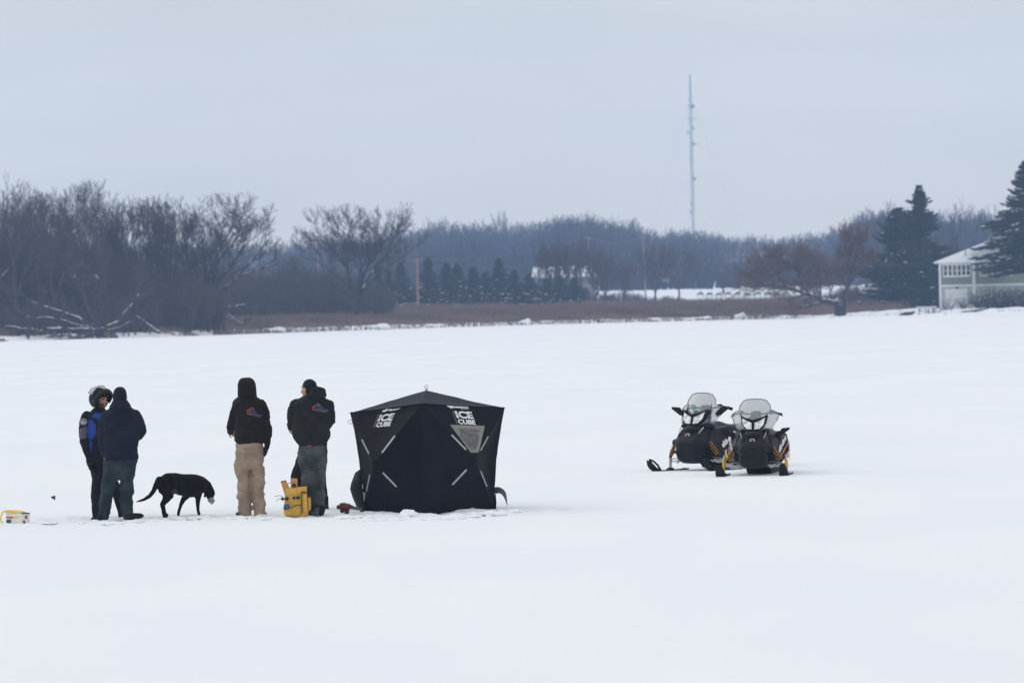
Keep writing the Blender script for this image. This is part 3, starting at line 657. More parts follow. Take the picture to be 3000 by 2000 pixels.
# ------------------------------------------------------------------ poles, mast, barn, bales, house
def zl(px, Y, dz=0): X = at(px, 900, Y).x; return Vector((X, Y, land_z(X, Y) + dz))
M['pole'] = mat('pole_wood', (0.25, 0.16, 0.13), 0.85, (0.32, 0.22, 0.18), 2)
M['metal_far'] = mat('galvanised_steel', (0.17, 0.25, 0.27), 0.5, (0.24, 0.32, 0.34), .3, metal=.2)
M['wire'] = mat('wire', (0.12, 0.12, 0.14), .6)
POLES = [(1225, 790, 757, 0, 'bare brown wooden utility pole standing before the conifers', .17), (935, 900, 745, 0, 'faint wooden pole in the thicket left of the vase shaped tree', .13), (1735, 880, 692, 7, 'brown wooden pole at the right end of the barn', .15), (1893, 930, 690, 5, 'slightly leaning pinkish pole left of the round field tree', .14), (2209, 920, 750, 2, 'thin pinkish pole behind the hay bales', .1)]
tops = []
for px, Y, top, lean, lab, r in POLES:
    b = zl(px, Y, -.3); H = at(px, top, Y).z - b.z
    t = thing('utility_pole', b, lab, 'pole', 'utility poles behind the reeds')
    tp = b + Vector((-lean / F * Y, 0, H)); m = MB(); m.tube([b, b.lerp(tp, .5), tp], [r, r * .85, r * .65], 10); m.build('pole', M['pole'], t, 'x')
    m = MB(); m.tube([tp - Vector((.6, 0, .35)), tp - Vector((-.6, 0, .35))], .05, 6); m.build('crossarm', M['pole'], t)
    for s in (-.5, 0, .5):
        m = MB(); m.tube([tp + Vector((s, 0, -.33)), tp + Vector((s, 0, -.12))], [.05, .03], 6); m.build('insulator', M['metal_far'], t)
    if lean:
        m = MB(); m.tube([b.lerp(tp, .62) + Vector((r + .12, 0, -.35)), b.lerp(tp, .62) + Vector((r + .12, 0, .35))], .17, 8); m.build('transformer', M['metal_far'], t, 'x')
    tops.append(tp)
for a, b_ in ((1, 0), (0, 2), (2, 3), (3, 4)):
    p, q = tops[a], tops[b_]; m = MB(); pts = [p.lerp(q, i / 10) - Vector((0, 0, 1.1 * 4 * (i / 10) * (1 - i / 10) + .1)) for i in range(11)]
    m.tube(pts, .022, 4); tag(m.build('power_line', M['wire']), ['power line sagging from the faint pole to the bare brown pole', 'power line sagging from the bare brown pole to the barn pole', 'power line between the barn pole and the leaning pole', 'power line from the leaning pole to the pole behind the bales'][(1, 0, 2, 3).index(a)], 'power line', 'power lines between the poles')
# mast
bx = at(2031, 660, 2500); b = Vector((bx.x, 2500, 9)); ztop = at(2020, 219, 2500).z
t = thing('radio_mast', b, 'tall thin steel lattice radio mast rising above the far wood', 'radio mast'); H = ztop - b.z; m = MB(); w_ = .62
leg = [Vector((math.cos(a) * w_, math.sin(a) * w_, 0)) for a in (R(90), R(210), R(330))]
for l in leg: m.tube([b + l, b + l + Vector((0, 0, H * .9))], .12, 5)
n = 46
for i in range(n):
    for k in range(3):
        z0 = H * .9 * i / n; z1 = H * .9 * (i + 1) / n; m.tube([b + leg[k] + Vector((0, 0, z0)), b + leg[(k + 1) % 3] + Vector((0, 0, z1))], .06, 4, cap=False)
m.build('lattice', M['metal_far'], t)
m = MB(); m.tube([b + Vector((0, 0, H * .9)), b + Vector((0, 0, H))], [.35, .3], 8); m.build('top_pole', M['metal_far'], t, 'x')
for i, (py, dx, s) in enumerate([(312, .9, 1.1), (312, -1.4, .5), (348, -1.6, .5), (348, 1.7, .5), (377, 1.0, 1.0), (389, -1.5, 1.2), (422, 1.0, .9), (423, 3.6, .5), (468, -.6, .9), (524, .9, 1.0), (598, -.8, .7), (622, -1.0, 1.0)]):
    zz = at(2025, py, 2500).z; c = Vector((b.x + dx, b.y - .8, zz)); m = MB()
    m.tube([Vector((b.x, b.y - .4, zz)), c], .1, 5)
    if i % 3 == 0: m.tube([c, c + Vector((0, -.35, 0))], [s * .85, s * .6], 10)
    else: m.box(c, (.5 * s, .4, 1.5 * s))
    m.build('antenna', M['metal_far'], t)
for i, (a, zf) in enumerate(((0.4, .88), (2.5, .88), (4.6, .88), (1.2, .5), (3.3, .5), (5.4, .5))):
    e = b + Vector((math.cos(a) * 32, math.sin(a) * 32, -1)); m = MB(); m.tube([b + Vector((0, 0, H * zf)), e], .018, 4, cap=False); m.build('guy_wire', M['wire'], t)
# barn
M['barn_wall'] = mat('barn_boards', (0.16, 0.15, 0.17), .9, (0.22, 0.21, 0.23), 1)
b = zl(1652, 960, -.2); t = thing('barn', b, 'long low barn with a snow covered roof behind the conifer row', 'barn')
ze = at(1652, 812, 960).z; zr = at(1652, 786, 960).z; x0 = at(1558, 800, 960).x; x1 = at(1746, 800, 960).x
m = MB(); m.box(((x0 + x1) / 2, 964, (b.z + ze) / 2), (x1 - x0 - .8, 7.4, ze - b.z)); m.build('wall', M['barn_wall'], t)
m = MB(); ye = 959.6; ym = 964; yb = 968.4
for ya, yb2, s in ((ye, ym, 1), (yb, ym, -1)):
    poly = [(x0, ya, ze), (x1, ya, ze), (x1 - .5, yb2, zr), (x0 + .3, yb2, zr)]; m.plate(poly, (0, 0, 1), .3)
m.build('roof', M['snow_far'], t)
for i, fx in enumerate((.2, .5, .8)):
    m = MB(); xx = x0 + (x1 - x0) * fx; m.box((xx, 960.25, b.z + 1.3), (1.6, .1, 2.4)); m.build('door', M['bark_dark'], t)
# red cabin
b = zl(1952, 1345, 0); t = thing('red_truck', b, 'small red truck parked among the far trees behind the broad field tree', 'truck')
M['red'] = mat('red_paint', (0.55, 0.04, 0.05), .5); M['black'] = mat('black_rubber', (.02, .02, .022), .8)
zc = max(b.z + .95, at(1952, 809, 1345).z)
m = MB(); m.box((b.x, 1345, zc), (2.0, 4.2, 1.0), bev=.15); m.build('body', M['red'], t)
m = MB(); m.box((b.x, 1344.4, zc + .6), (1.6, 1.7, .5), bev=.15, taper=(.8, .75)); m.build('cab', M['red'], t)
for sx in (-.85, .85):
    for sy in (-1.4, 1.4):
        m = MB(); m.tube([(b.x + sx - .12, 1345 + sy, zc - .6), (b.x + sx + .12, 1345 + sy, zc - .6)], .38, 12); m.build('wheel', M['black'], t)
# snow bank pieces visible left of the rise
M['bale'] = mat('hay_bale', (0.16, 0.15, 0.145), .95, (0.24, 0.22, 0.21), 3)
bx_ = [2053, 2080, 2107, 2134, 2160, 2190, 2222, 2250, 2276, 2302]
wd = ['leftmost of the half buried round bales', 'second half buried round bale from the left', 'third half buried round bale from the left', 'fourth half buried round bale from the left', 'fifth half buried round bale, left of the thin pole', 'half buried round bale just left of the thin pole', 'half buried round bale just right of the thin pole', 'second half buried round bale right of the thin pole', 'second to last half buried round bale', 'last half buried round bale, nearest the willow']
for i, px in enumerate(bx_):
    Y = 960 + (i % 3) * .6; p = zl(px, Y, 0); r = .62; t = thing('hay_bale', p, wd[i] + ' on the snowy rise', 'hay bale', 'round hay bales in the snow')
    zc = at(px, 855 + (i % 3), Y).z - r
    m = MB(); m.tube([(p.x, Y - .6, zc), (p.x, Y + .6, zc)], r, 18); m.build('bale', M['bale'], t, 'x')
    m = MB(); pts = []
    for k in range(7): a = R(35 + 110 * k / 6); pts.append((p.x + math.cos(a) * (r + .03), Y + .1, zc + math.sin(a) * (r + .0)))
    m.tube(pts, [.02, .03, .05, .06, .05, .03, .02], 8, flat=9.0, up=(0, 0, 1)); m.build('snow_cap', M['snow_far'], t, 'all')
    m = MB(); m.ball((p.x, Y - .75, zc - r * .5), (r * 1.1, .5, r * .85), 14, 8); m.build('snow_drift', M['snow_far'], t, 'all')
# ------------------------------------------------------------------ green house
M['siding'] = mat('green_siding', (0.21, 0.25, 0.19), .8, (0.25, 0.29, 0.23), 1, stretch=(.3, .3, 9))
M['siding_low'] = mat('pale_green_siding', (0.42, 0.46, 0.41), .8, (0.47, 0.51, 0.46), 1)
M['white'] = mat('white_trim', (0.74, 0.76, 0.78), .6); M['glass'] = mat('window_glass', (0.035, 0.04, 0.05), .12, spec=.6)
M['garage'] = mat('garage_door', (0.74, 0.77, 0.77), .6, (0.8, 0.82, 0.82), 1)
Yh = 672.0; pxm = F / Yh
c0 = at(2854, 900, Yh); Wf = 4.1; Wr = 9.0; a = R(-10)      # near corner, front wall to the left, side wall to the right and back
zb = land_z(c0.x, Yh) - .4; zeave = at(2854, 769, Yh).z; zbelt = at(2854, 834, Yh).z
t = thing('house', (c0.x, Yh, zb), 'two storey green house with white trim and snowy hip roof on the right shore', 'house')
ux = Vector((-math.cos(a), math.sin(a), 0)); uy = Vector((math.cos(R(38)), math.sin(R(38)), 0))     # along front wall (to the left), along side wall
nf = Vector((uy.x * 0 - math.sin(a) * -1 * 0 - 0, 0, 0))
O = Vector((c0.x, Yh, 0))
def nrm(u): n_ = Vector((u.y, -u.x, 0)); return n_ if n_.y < 0 else -n_
NF, NS = nrm(ux), nrm(uy)
def wallbox(u, nn, s0, s1, z0, z1, d0, d1):
    m = MB(); P = [O + u * s + nn * d for s, d in ((s0, d0), (s1, d0), (s1, d1), (s0, d1))]
    vs = [Vector((p.x, p.y, z0)) for p in P] + [Vector((p.x, p.y, z1)) for p in P]
    m.add(vs, [(3, 2, 1, 0), (4, 5, 6, 7), (0, 1, 5, 4), (1, 2, 6, 5), (2, 3, 7, 6), (3, 0, 4, 7)]); return m
m = MB(); A = O; B = O + ux * Wf; C = B + uy * Wr; D = A + uy * Wr
for z0, z1, e in ((zbelt, zeave, 0),):
    m.add([Vector((p.x, p.y, z)) for z in (z0, z1) for p in (A, B, C, D)], [(3, 2, 1, 0), (4, 5, 6, 7), (0, 1, 5, 4), (1, 2, 6, 5), (2, 3, 7, 6), (3, 0, 4, 7)])
m.build('upper_wall', M['siding'], t)
m = MB(); m.add([Vector((p.x, p.y, z)) for z in (zb, zbelt - .01) for p in (A, B, C, D)], [(3, 2, 1, 0), (4, 5, 6, 7), (0, 1, 5, 4), (1, 2, 6, 5), (2, 3, 7, 6), (3, 0, 4, 7)]); m.build('lower_wall', M['siding_low'], t)
for (u, nn, s0, s1, z0, z1) in ((ux, NF, -.12, .14, zb, zeave), (ux, NF, Wf - .14, Wf + .1, zb, zeave), (ux, NF, .14, Wf - .14, zbelt - .16, zbelt + .06), (uy, NS, .02, .26, zb, zeave), (uy, NS, .26, Wr, zbelt - .16, zbelt + .06), (ux, NF, .14, Wf - .14, zeave - .22, zeave)):
    wallbox(u, nn, s0, s1, z0, z1, -.04, .06).build('trim', M['white'], t)
zw0, zw1 = at(2800, 809, Yh).z, at(2800, 777, Yh).z
wf = wallbox(ux, NF, .37, 3.68, zw0 - .1, zw1 + .1, .0, .09).build('window_frame', M['white'], t)
for i in range(6):
    s = .47 + i * .55; pn = wallbox(ux, NF, s, s + .36, zw0 + .1, zw1 - .02, .085, .11); o = pn.build('pane', M['glass'], wf)
    o = wallbox(ux, NF, s, s + .36, (zw0 + zw1) / 2 - .02, (zw0 + zw1) / 2 + .05, .11, .13).build('sash_bar', M['white'], wf)
zg = at(2800, 846, Yh).z
g0 = wallbox(ux, NF, .8, 3.5, zb + .3, zg, .0, .08).build('garage_door', M['garage'], t)
for i in range(1, 4): wallbox(ux, NF, .8, 3.5, zb + .3 + (zg - zb - .3) * i / 4 - .02, zb + .3 + (zg - zb - .3) * i / 4 + .02, .08, .095).build('seam', M['siding_low'], g0)
lm = MB(); lp = O + ux * 2.05 + NF * .2; lm.tube([(lp.x, lp.y, zg + .28), (lp.x, lp.y, zg + .02)], [.08, .16], 8); lm.build('wall_lamp', M['black'], t)
for s in (1.0, 4.2): 
    wf2 = wallbox(uy, NS, s, s + 2.2, zw0 - .1, zw1 + .1, .0, .07).build('window_frame', M['white'], t)
    wallbox(uy, NS, s + .18, s + 2.02, zw0 + .08, zw1 - .08, .065, .09).build('pane', M['glass'], wf2)
ov = .42; E_ = [A + (-ux - uy) * ov + NF * .2, B + (ux - uy) * ov, C + (ux + uy) * ov, D + (-ux + uy) * ov]
rz = at(2890, 709, Yh).z; r1 = O + ux * Wf * .5 + uy * 4.6; r2 = O + ux * Wf * .5 + uy * (Wr - 2.0)
m = MB(); top = [Vector((p.x, p.y, zeave + .12)) for p in E_] + [Vector((r1.x, r1.y, rz)), Vector((r2.x, r2.y, rz))]; bot = [Vector((p.x, p.y, zeave - .02)) for p in E_]
m.add(bot + top, [(3, 2, 1, 0), (0, 1, 5, 4), (1, 2, 6, 5), (2, 3, 7, 6), (3, 0, 4, 7), (4, 5, 8), (5, 6, 9, 8), (6, 7, 9), (7, 4, 8, 9)])
rf = m.build('roof', M['snow'], t)
vp = MB(); q = O + ux * 1.6 + uy * .9; vp.tube([(q.x, q.y, zeave + .3), (q.x, q.y, zeave + 1.5)], .06, 8); vp.build('vent_pipe', M['metal_far'], rf)
cm = MB(); q = O + ux * .9 + uy * 4.5; cm.box((q.x, q.y, rz + .3), (.7, .7, 1.6)); cm.build('chimney', M['barn_wall'], rf)
# shrubs, brush pile, bank clutter by the house
def shrub(name, label, cat, px, Y, h, wdt, seed, matn='twig_grey', n=26, group=None, dz=0, snow=0.0, spread=1.1):
    g = random.Random(seed); b = zl(px, Y, dz - .05); t = thing(name, b, label, cat, group); sg = []; sn = []
    for _ in range(n):
        a = g.uniform(0, 6.28); l = g.uniform(.1, spread); p = b + Vector((math.cos(a), math.sin(a), 0)) * g.uniform(0, wdt * .3); d = Vector((math.cos(a) * l, math.sin(a) * l, .9)).normalized(); rr = .03
        for i in range(4):
            d = (d + rv(g, .2)).normalized(); q = p + d * h / 3.4 * g.uniform(.7, 1.1); sg.append((p, q, rr, rr * .75)); p = q; rr *= .75
            for _ in range(2): e = (d + rv(g, .9)).normalized(); sg.append((p, p + e * h * .25, rr * .8, .008))
            if g.random() < snow: sn.append((p - d * .2 + Vector((0, 0, .04)), p + Vector((0, 0, .05)), .05, .04))
    nt_ = len(sg) * 3; V, Fq = prisms(sg + sn, 3); V = V - np.array(b); np_mesh('branches', V, Fq, [M[matn], M['snow_far']], t, False, [0 if (i % len(sg + sn)) < len(sg) else 1 for i in range(len(Fq))])
    return t
shrub('bare_shrub', 'low bare shrub with arching stems in front of the garage door', 'shrub', 2775, 655, 1.5, 1.6, 1, n=20, snow=.2)
shrub('brush_pile', 'flat pile of dead branches on the snowy bank below the house', 'brush pile', 2725, 640, .7, 3.2, 2, n=34, spread=2.6, snow=.3)
shrub('bare_shrub', 'small bare shrub beside the near corner of the house', 'shrub', 2822, 657, 1.2, 1.2, 3, n=24)
for i, (px, h, lab) in enumerate([(2872, 1.7, 'dark hedge shrub closest to the house corner'), (2905, 1.9, 'dark hedge shrub, second from the house corner'), (2938, 1.8, 'dark hedge shrub below the big spruce trunk'), (2968, 2.0, 'dark hedge shrub below the low spruce branches'), (2998, 2.1, 'dark hedge shrub at the right edge')]):
    shrub('hedge_shrub', lab, 'shrub', px, 662, h, 2.2, 10 + i, 'bark_dark', 90, 'hedge shrubs along the house', spread=1.4, snow=.12)
brush('weeds', 'dead weeds poking through the snow of the right bank', 70, 2330, 3010, (600, 640), lambda p: .28, 'twig_grey', 77, .02, 6, 1.2, 1)
m = MB(); p = zl(2656, 606, .1); m.tube([p + Vector((-.8, 0, -.05)), p + Vector((-.2, .1, .05)), p + Vector((.5, 0, .1)), p + Vector((.9, .1, .22))], [.1, .2, .17, .08], 10); tag(m.build('driftwood_log', M['bark_dark'], None, 'x'), 'dark log lying on the snowy bank left of the brush pile', 'log')
m = MB(); p = zl(2860, 612, .15); m.tube([p + Vector((-1.6, 0, -.1)), p, p + Vector((1.4, 0, .25))], [.07, .12, .07], 8); tag(m.build('driftwood_log', M['bark_grey'], None, 'x'), 'thin grey branch lying on the snowy bank right of the brush pile', 'log')
p = zl(2714, 652, 0); m = MB(); m.box(p + Vector((0, 0, .42)), (2.3, 1.0, .14), bev=.04); sb = m
t = thing('bench', p, 'low snow covered plank bench left of the house', 'bench'); m.build('seat', M['snow_far'], t)
for sx in (-.8, .8): m = MB(); m.box(p + Vector((sx, 0, .15)), (.12, .7, .42)); m.build('leg', M['bark_dark'], t)
for i, (px, w_, h_, lab) in enumerate([(2060, 1.2, .22, 'small snow drift at the ice edge before the reeds right of the mast line'), (2172, .8, .42, 'pointed snow drift in the reeds below the thin pole'), (1120, 1.8, .3, 'flat snow drift at the ice edge right of the vase shaped tree'), (850, 1.6, .25, 'flat snow drift at the ice edge left of the vase shaped tree'), (1535, .8, .4, 'tiny snow drift at the ice edge in the middle')]):
    X = at(px, 940, 640).x; Y = shore(X) + 2.5; p = Vector((X, Y, land_z(X, Y))); m = MB(); m.ball(p, (w_, 1.2, h_), 12, 7); m.ball(p + Vector((w_ * .5, .2, 0)), (w_ * .5, .8, h_ * 1.5), 10, 6)
    tag(fuse(m, 'snow_drift', M['snow_far'], None, .12, 3, local=True), lab, 'snow drift')
# ------------------------------------------------------------------ pop-up fishing shelter
def Z3(x, y): return (980 + x / 3.409, 1100 + y / 3.409)
M['tent'] = mat('tent_fabric', (0.0045, 0.005, 0.0078), .7, (0.0075, 0.008, 0.0115), 3, bump=.006, bscale=11, spec=.14)
M['tent_roof'] = mat('tent_roof_fabric', (0.008, 0.0085, 0.0145), .75, (0.012, 0.0125, 0.021), 4, bump=.004, bscale=12, spec=.3)
M['strip'] = mat('reflective_strip', (0.33, 0.35, 0.36), .5, (0.42, 0.44, 0.44), 30)
M['print'] = mat('white_print', (0.68, 0.71, 0.74), .6, (0.78, 0.8, 0.82), 40)
M['print_grey'] = mat('grey_print', (0.05, 0.06, 0.06), .6, (0.09, 0.1, 0.1), 40)
M['win_frame'] = mat('window_border', (0.19, 0.185, 0.16), .6, (0.25, 0.245, 0.215), 20)
M['win_film'] = mat('window_film', (0.07, 0.072, 0.07), .35, (0.18, 0.18, 0.17), 14, spec=.5, stretch=(3, 3, .6), lo=.45, hi=.7)
YN = 75.35
def tp(x, y, d): px, py = Z3(x, y); return at(px, py, YN + d)
NT, NB = tp(870, 280, 0), tp(862, 1405, 0)
LT_, LB_ = tp(155, 370, .95), tp(285, 1405, .8)
RT_, RB_ = tp(1700, 320, 1.0), tp(1602, 1345, .9)
PK = tp(918, 148, 1.0)
BT = Vector((NT.x + .04, YN + 2.0, LT_.z - .03)); BB = Vector((NB.x, YN + 1.85, NB.z))
H1, H2 = tp(398, 868, .22), tp(1402, 848, .3)
H3 = (LT_ + BT + LB_ + BB) / 4 + Vector((-.22, .22, 0)); H4 = (RT_ + BT + RB_ + BB) / 4 + Vector((.18, .22, 0))
base = Vector(((LB_.x + RB_.x) / 2, YN + .9, 0))
tent = thing('ice_shelter', base, 'black pop-up ice fishing shelter with white lettering and a small window', 'tent')
def tri(m, a, b, c, n=9, sag=.0, inward=None, bow=(0, 0, 0)):
    """fabric panel stretched between three points; edges ab, bc, ca are bowed inward (given in metres), the middle sags"""
    nrm_ = (b - a).cross(c - a).normalized(); cen = (a + b + c) / 3
    idx = {}; vs = []
    for i in range(n + 1):
        for j in range(n + 1 - i):
            u = i / n; v = j / n; w = 1 - u - v; p = a * w + b * u + c * v
            q = p + inward * (sag * 27 * u * v * w)
            q += (cen - p) * 0 + (c - (a + b) / 2).normalized() * bow[0] * 4 * w * u * (1 - v) + (a - (b + c) / 2).normalized() * bow[1] * 4 * u * v * (1 - w) + (b - (c + a) / 2).normalized() * bow[2] * 4 * v * w * (1 - u)
            q += inward * (.012 * noise.noise(p * 2.6) + .010 * abs(noise.noise(Vector((p.x * 3, p.y * 3, p.z * 9)))) + .006 * noise.noise(Vector((p.x * 11, p.y * 11, p.z * 5))))
            idx[i, j] = len(vs); vs.append(q)
    fs = []
    for i in range(n):
        for j in range(n - i):
            fs.append((idx[i, j], idx[i + 1, j], idx[i, j + 1]))
            if i + j < n - 1: fs.append((idx[i + 1, j], idx[i + 1, j + 1], idx[i, j + 1]))
    m.add(vs, fs)
C0 = Vector((base.x, base.y, 1.0))
def wall(TL, TR, BL, BR, H, name, bl=.05, br=.0):
    m = MB(); inw = (C0 - H); inw.z = 0; inw.normalize()
    tri(m, TL, TR, H, 18, .035, inw); tri(m, BR, BL, H, 18, .03, inw); tri(m, BL, TL, H, 18, .02, inw, (bl, 0, 0)); tri(m, TR, BR, H, 18, .05, inw, (br, 0, 0))
    o = m.build(name, M['tent'], tent, False)
    bm = bmesh.new(); bm.from_mesh(o.data); bmesh.ops.remove_doubles(bm, verts=bm.verts, dist=.0015); bm.to_mesh(o.data); bm.free()
    o.data.polygons.foreach_set('use_smooth', [True] * len(o.data.polygons)); o.data.set_sharp_from_angle(angle=R(24))
    return o
w1 = wall(LT_, NT, LB_, NB, H1, 'wall_panel', .12, .0); w2 = wall(NT, RT_, NB, RB_, H2, 'wall_panel', .0, .10)
w3 = wall(BT, LT_, BB, LB_, H3, 'wall_panel', 0, .12); w4 = wall(RT_, BT, RB_, BB, H4, 'wall_panel', .10, 0)
m = MB(); inw = Vector((0, 0, -1))
for a, b in ((LT_, NT), (NT, RT_), (RT_, BT), (BT, LT_)): tri(m, a, b, PK, 10, .012, inw, (.0, 0, 0))
rf = m.build('roof', M['tent_roof'], tent)
rf.data.polygons.foreach_set('use_smooth', [True] * len(rf.data.polygons)); rf.data.set_sharp_from_angle(angle=R(12))
m = MB(); edge = [LT_, NT, RT_]
for a, b in zip(edge, edge[1:]): m.tube([a, a.lerp(b, .5) + Vector((0, 0, -.006)), b], .007, 6)
m.build('hem', M['tent'], tent)
m = MB(); n_ = 14; m.tube([PK + Vector((math.cos(2 * math.pi * k / n_) * .022, 0, .05 + math.sin(2 * math.pi * k / n_) * .022)) for k in range(n_ + 1)], .005, 6); m.tube([PK, PK + Vector((0, 0, .028))], [.02, .008], 8); m.build('top_ring', M['strip'], tent)
p = tp(165, 462, .93); m = MB(); m.tube([p + Vector((.045, 0, .02)), p + Vector((-.02, 0, .025)), p + Vector((-.05, 0, -.01)), p + Vector((-.01, 0, -.03)), p + Vector((.045, 0, .01))], .005, 6); m.build('guy_loop', M['strip'], tent)
for H, nn in ((H1, None), (H2, None)):
    m = MB(); d = (H - C0); d.z = 0; d.normalize(); m.tube([H - d * .01, H + d * .018], [.045, .03], 12); m.build('hub', M['tent'], tent, 'x')
def zq(pts): return [Z3(*p) for p in pts]
def strip_quad(a, b, w): a = Vector(a); b = Vector(b); n = (b - a).normalized(); n = Vector((-n.y, n.x)) * w / 2; return [tuple(a + n), tuple(b + n), tuple(b - n), tuple(a - n)]
for o, ls in ((w1, [((272, 636), (343, 780), 15), ((602, 600), (473, 770), 17), ((481, 968), (619, 1108), 17), ((352, 985), (318, 1155), 9)]), (w2, [((1170, 590), (1314, 738), 16), ((1535, 606), (1460, 746), 11), ((1319, 938), (1177, 1088), 17), ((1460, 950), (1523, 1106), 10)])):
    for a, b, w_ in ls: decal(o, 'reflective_strip', [zq(strip_quad(a, b, w_))], M['strip'], tent, .006)
o = decal(w2, 'window', [zq([(1152, 488), (1502, 500), (1440, 768), (1362, 768)])], M['win_frame'], tent, .008)
decal(w2, 'film', [zq([(1246, 535), (1262, 526), (1430, 536), (1446, 552), (1444, 640), (1412, 738), (1366, 738), (1262, 610)])], M['win_film'], o, .012)
o.children[0].location = (0, 0, 0)
# lettering: left wall and right wall
def Q(x0, y0, k): return lambda pts: [(x0 + x / k, y0 + y / k) for x, y in pts]
q1 = Q(1090, 1180, 19.6); q2 = Q(1290, 1170, 16.8)
def lettering(o, q, ice_t, ice_b, cube, bar, bird):
    P = text_polys('ICE', q(ice_t)) + text_polys('CUBE', q(cube))
    P += [q(b) for b in bird]
    decal(o, 'lettering', P, M['print'], tent, .006, .03)
    decal(o, 'lettering_gap', [q(ice_b)], M['tent'], tent, .009)
    decal(o, 'side_lettering', [q(bar)], M['print_grey'], tent, .005)
lettering(w1, q1,
 [(480, 660), (1325, 575), (1135, 1000), (300, 1075)], [(395, 832), (1230, 770), (1220, 790), (385, 860)],
 [(300, 1115), (1120, 1045), (1030, 1320), (200, 1400)], [(330, 680), (430, 665), (170, 1395), (55, 1400)],
 [[(545, 495), (640, 420), (745, 390), (775, 320), (850, 290), (980, 330), (905, 400), (860, 450), (700, 515)], [(905, 440), (1040, 345), (1190, 345), (1140, 440), (1010, 450)], [(1150, 440), (1230, 350), (1440, 325), (1650, 275), (1530, 350), (1350, 400)]])
lettering(w2, q2,
 [(685, 555), (1535, 590), (1665, 950), (830, 915)], [(755, 712), (1590, 745), (1596, 762), (762, 735)],
 [(835, 960), (1690, 1000), (1750, 1240), (905, 1195)], [(565, 560), (635, 560), (865, 1190), (790, 1180)],
 [[(245, 240), (310, 235), (545, 310), (690, 310), (620, 420), (545, 435), (360, 340)], [(640, 400), (720, 335), (1330, 345), (1385, 400), (830, 410)], [(990, 430), (1430, 428), (1370, 460), (1010, 455)]])
# open door flap at the left, skirt lifted by the wind at the right
m = MB(); a = [tp(205, 968, .95), tp(165, 1075, .8), tp(155, 1132, .75), tp(180, 1215, .78), tp(225, 1320, .8), tp(295, 1392, .75)]; b = [tp(300, 900, .9), tp(320, 1050, .86), tp(330, 1150, .8), tp(335, 1240, .75), tp(340, 1330, .7), tp(345, 1405, .62)]
vs = []; 
for i in range(6):
    for k in range(6): t_ = k / 5; p = a[i].lerp(b[i], t_); vs.append(p + Vector((0, -.10 * math.sin(math.pi * t_), 0)))
m.add(vs, [(i * 6 + k, i * 6 + k + 1, (i + 1) * 6 + k + 1, (i + 1) * 6 + k) for i in range(5) for k in range(5)])
fl = m.build('door_flap', M['tent_roof'], tent, 'all'); sd2 = fl.modifiers.new('s', 'SOLIDIFY'); sd2.thickness = .006
m = MB(); m.plate([tp(276, 1085, .5), tp(285, 1085, .5), tp(285, 1128, .5), tp(276, 1128, .5)], (0, -1, 0), .004); m.build('zipper_tag', M['strip'], fl)
m = MB(); m.plate([tp(282, 1158, .5), tp(310, 1168, .5), tp(302, 1255, .5), tp(290, 1252, .5)], (0, -1, 0), .004); m.build('patch', M['win_frame'], fl)
m = MB(); top = [tp(1580, 1108, 1.0), tp(1650, 1105, .9), tp(1715, 1152, .85), tp(1722, 1230, .85), tp(1728, 1305, .9)]; bot = [tp(1600, 1190, .9), tp(1625, 1165, .88), tp(1672, 1178, .85), tp(1705, 1235, .85), tp(1724, 1305, .9)]
m.add(top + bot, [(i, i + 1, 6 + i, 5 + i) for i in range(4)]); sk = m.build('snow_skirt', mat('skirt_fabric', (.085, .088, .1), .7), tent); md = sk.modifiers.new('s', 'SUBSURF'); md.levels = 2; md.render_levels = 2; sd2 = sk.modifiers.new('t', 'SOLIDIFY'); sd2.thickness = .006
m = MB(); q_ = tp(1605, 1180, .9); m.tube([tp(1600, 1180, .9), tp(1608, 1260, .88), tp(1604, 1335, .88)], .015, 6); m.build('strap', M['tent'], tent)
# snow pushed up against the shelter and lumps around the anglers
def snow_lump(px, py, w_, h_, label, seed, d=0.0, block=False):
    if not block: h_ *= .7
    Y = ground_Y(px, py + 7, .02) + d; X = at(px, py, Y).x; g = random.Random(seed); m = MB(); c = Vector((X, Y, .0))
    if block:
        m.box(c + Vector((0, 0, h_ * .45)), (w_, w_ * .6, h_), Matrix.Rotation(R(6), 3, 'Y'), taper=(.75, .8))
    for _ in range(11): m.ball(c + Vector((g.uniform(-.5, .5) * w_, g.uniform(-.12, .12), g.uniform(0, .35) * h_)), (w_ * g.uniform(.06, .24), .09, h_ * g.uniform(.35, .8)), 10, 6)
    tag(fuse(m, 'snow_lump' if not block else 'snow_block', M['snow'], None, .014, 2, lambda p, n: .014 * noise.noise(p * 19), local=True), label, 'snow lump' if not block else 'snow block', 'snow heaped around the camp')
snow_lump(1197, 1502, .2, .10, 'squared snow block leaning on the front of the black shelter', 1, -.05, True)
snow_lump(1115, 1514, .5, .05, 'low snow ridge at the left front of the black shelter', 2)
snow_lump(1290, 1510, .5, .04, 'low snow ridge before the middle of the right shelter wall', 3)
snow_lump(1350, 1505, .45, .07, 'snow lumps banked on the right shelter wall', 4)
snow_lump(1425, 1496, .4, .08, 'snow heap at the right corner of the black shelter', 5)
snow_lump(1490, 1488, .4, .07, 'loose snow right of the lifted shelter skirt', 6)
snow_lump(1035, 1507, .45, .08, 'snow ridge between the auger and the shelter', 7)
snow_lump(700, 1509, .4, .06, 'trampled snow left of the khaki trousers', 8); snow_lump(788, 1508, .3, .05, 'trampled snow between the khaki trousers and the yellow bag', 9)
snow_lump(265, 1525, .45, .06, 'trampled snow at the helmeted person', 10); snow_lump(345, 1524, .35, .06, 'snow lump between the boots at the left', 11)
snow_lump(420, 1517, .35, .05, 'trampled snow right of the boots before the dog', 12); snow_lump(560, 1508, .5, .05, 'trampled snow under the dog', 13)
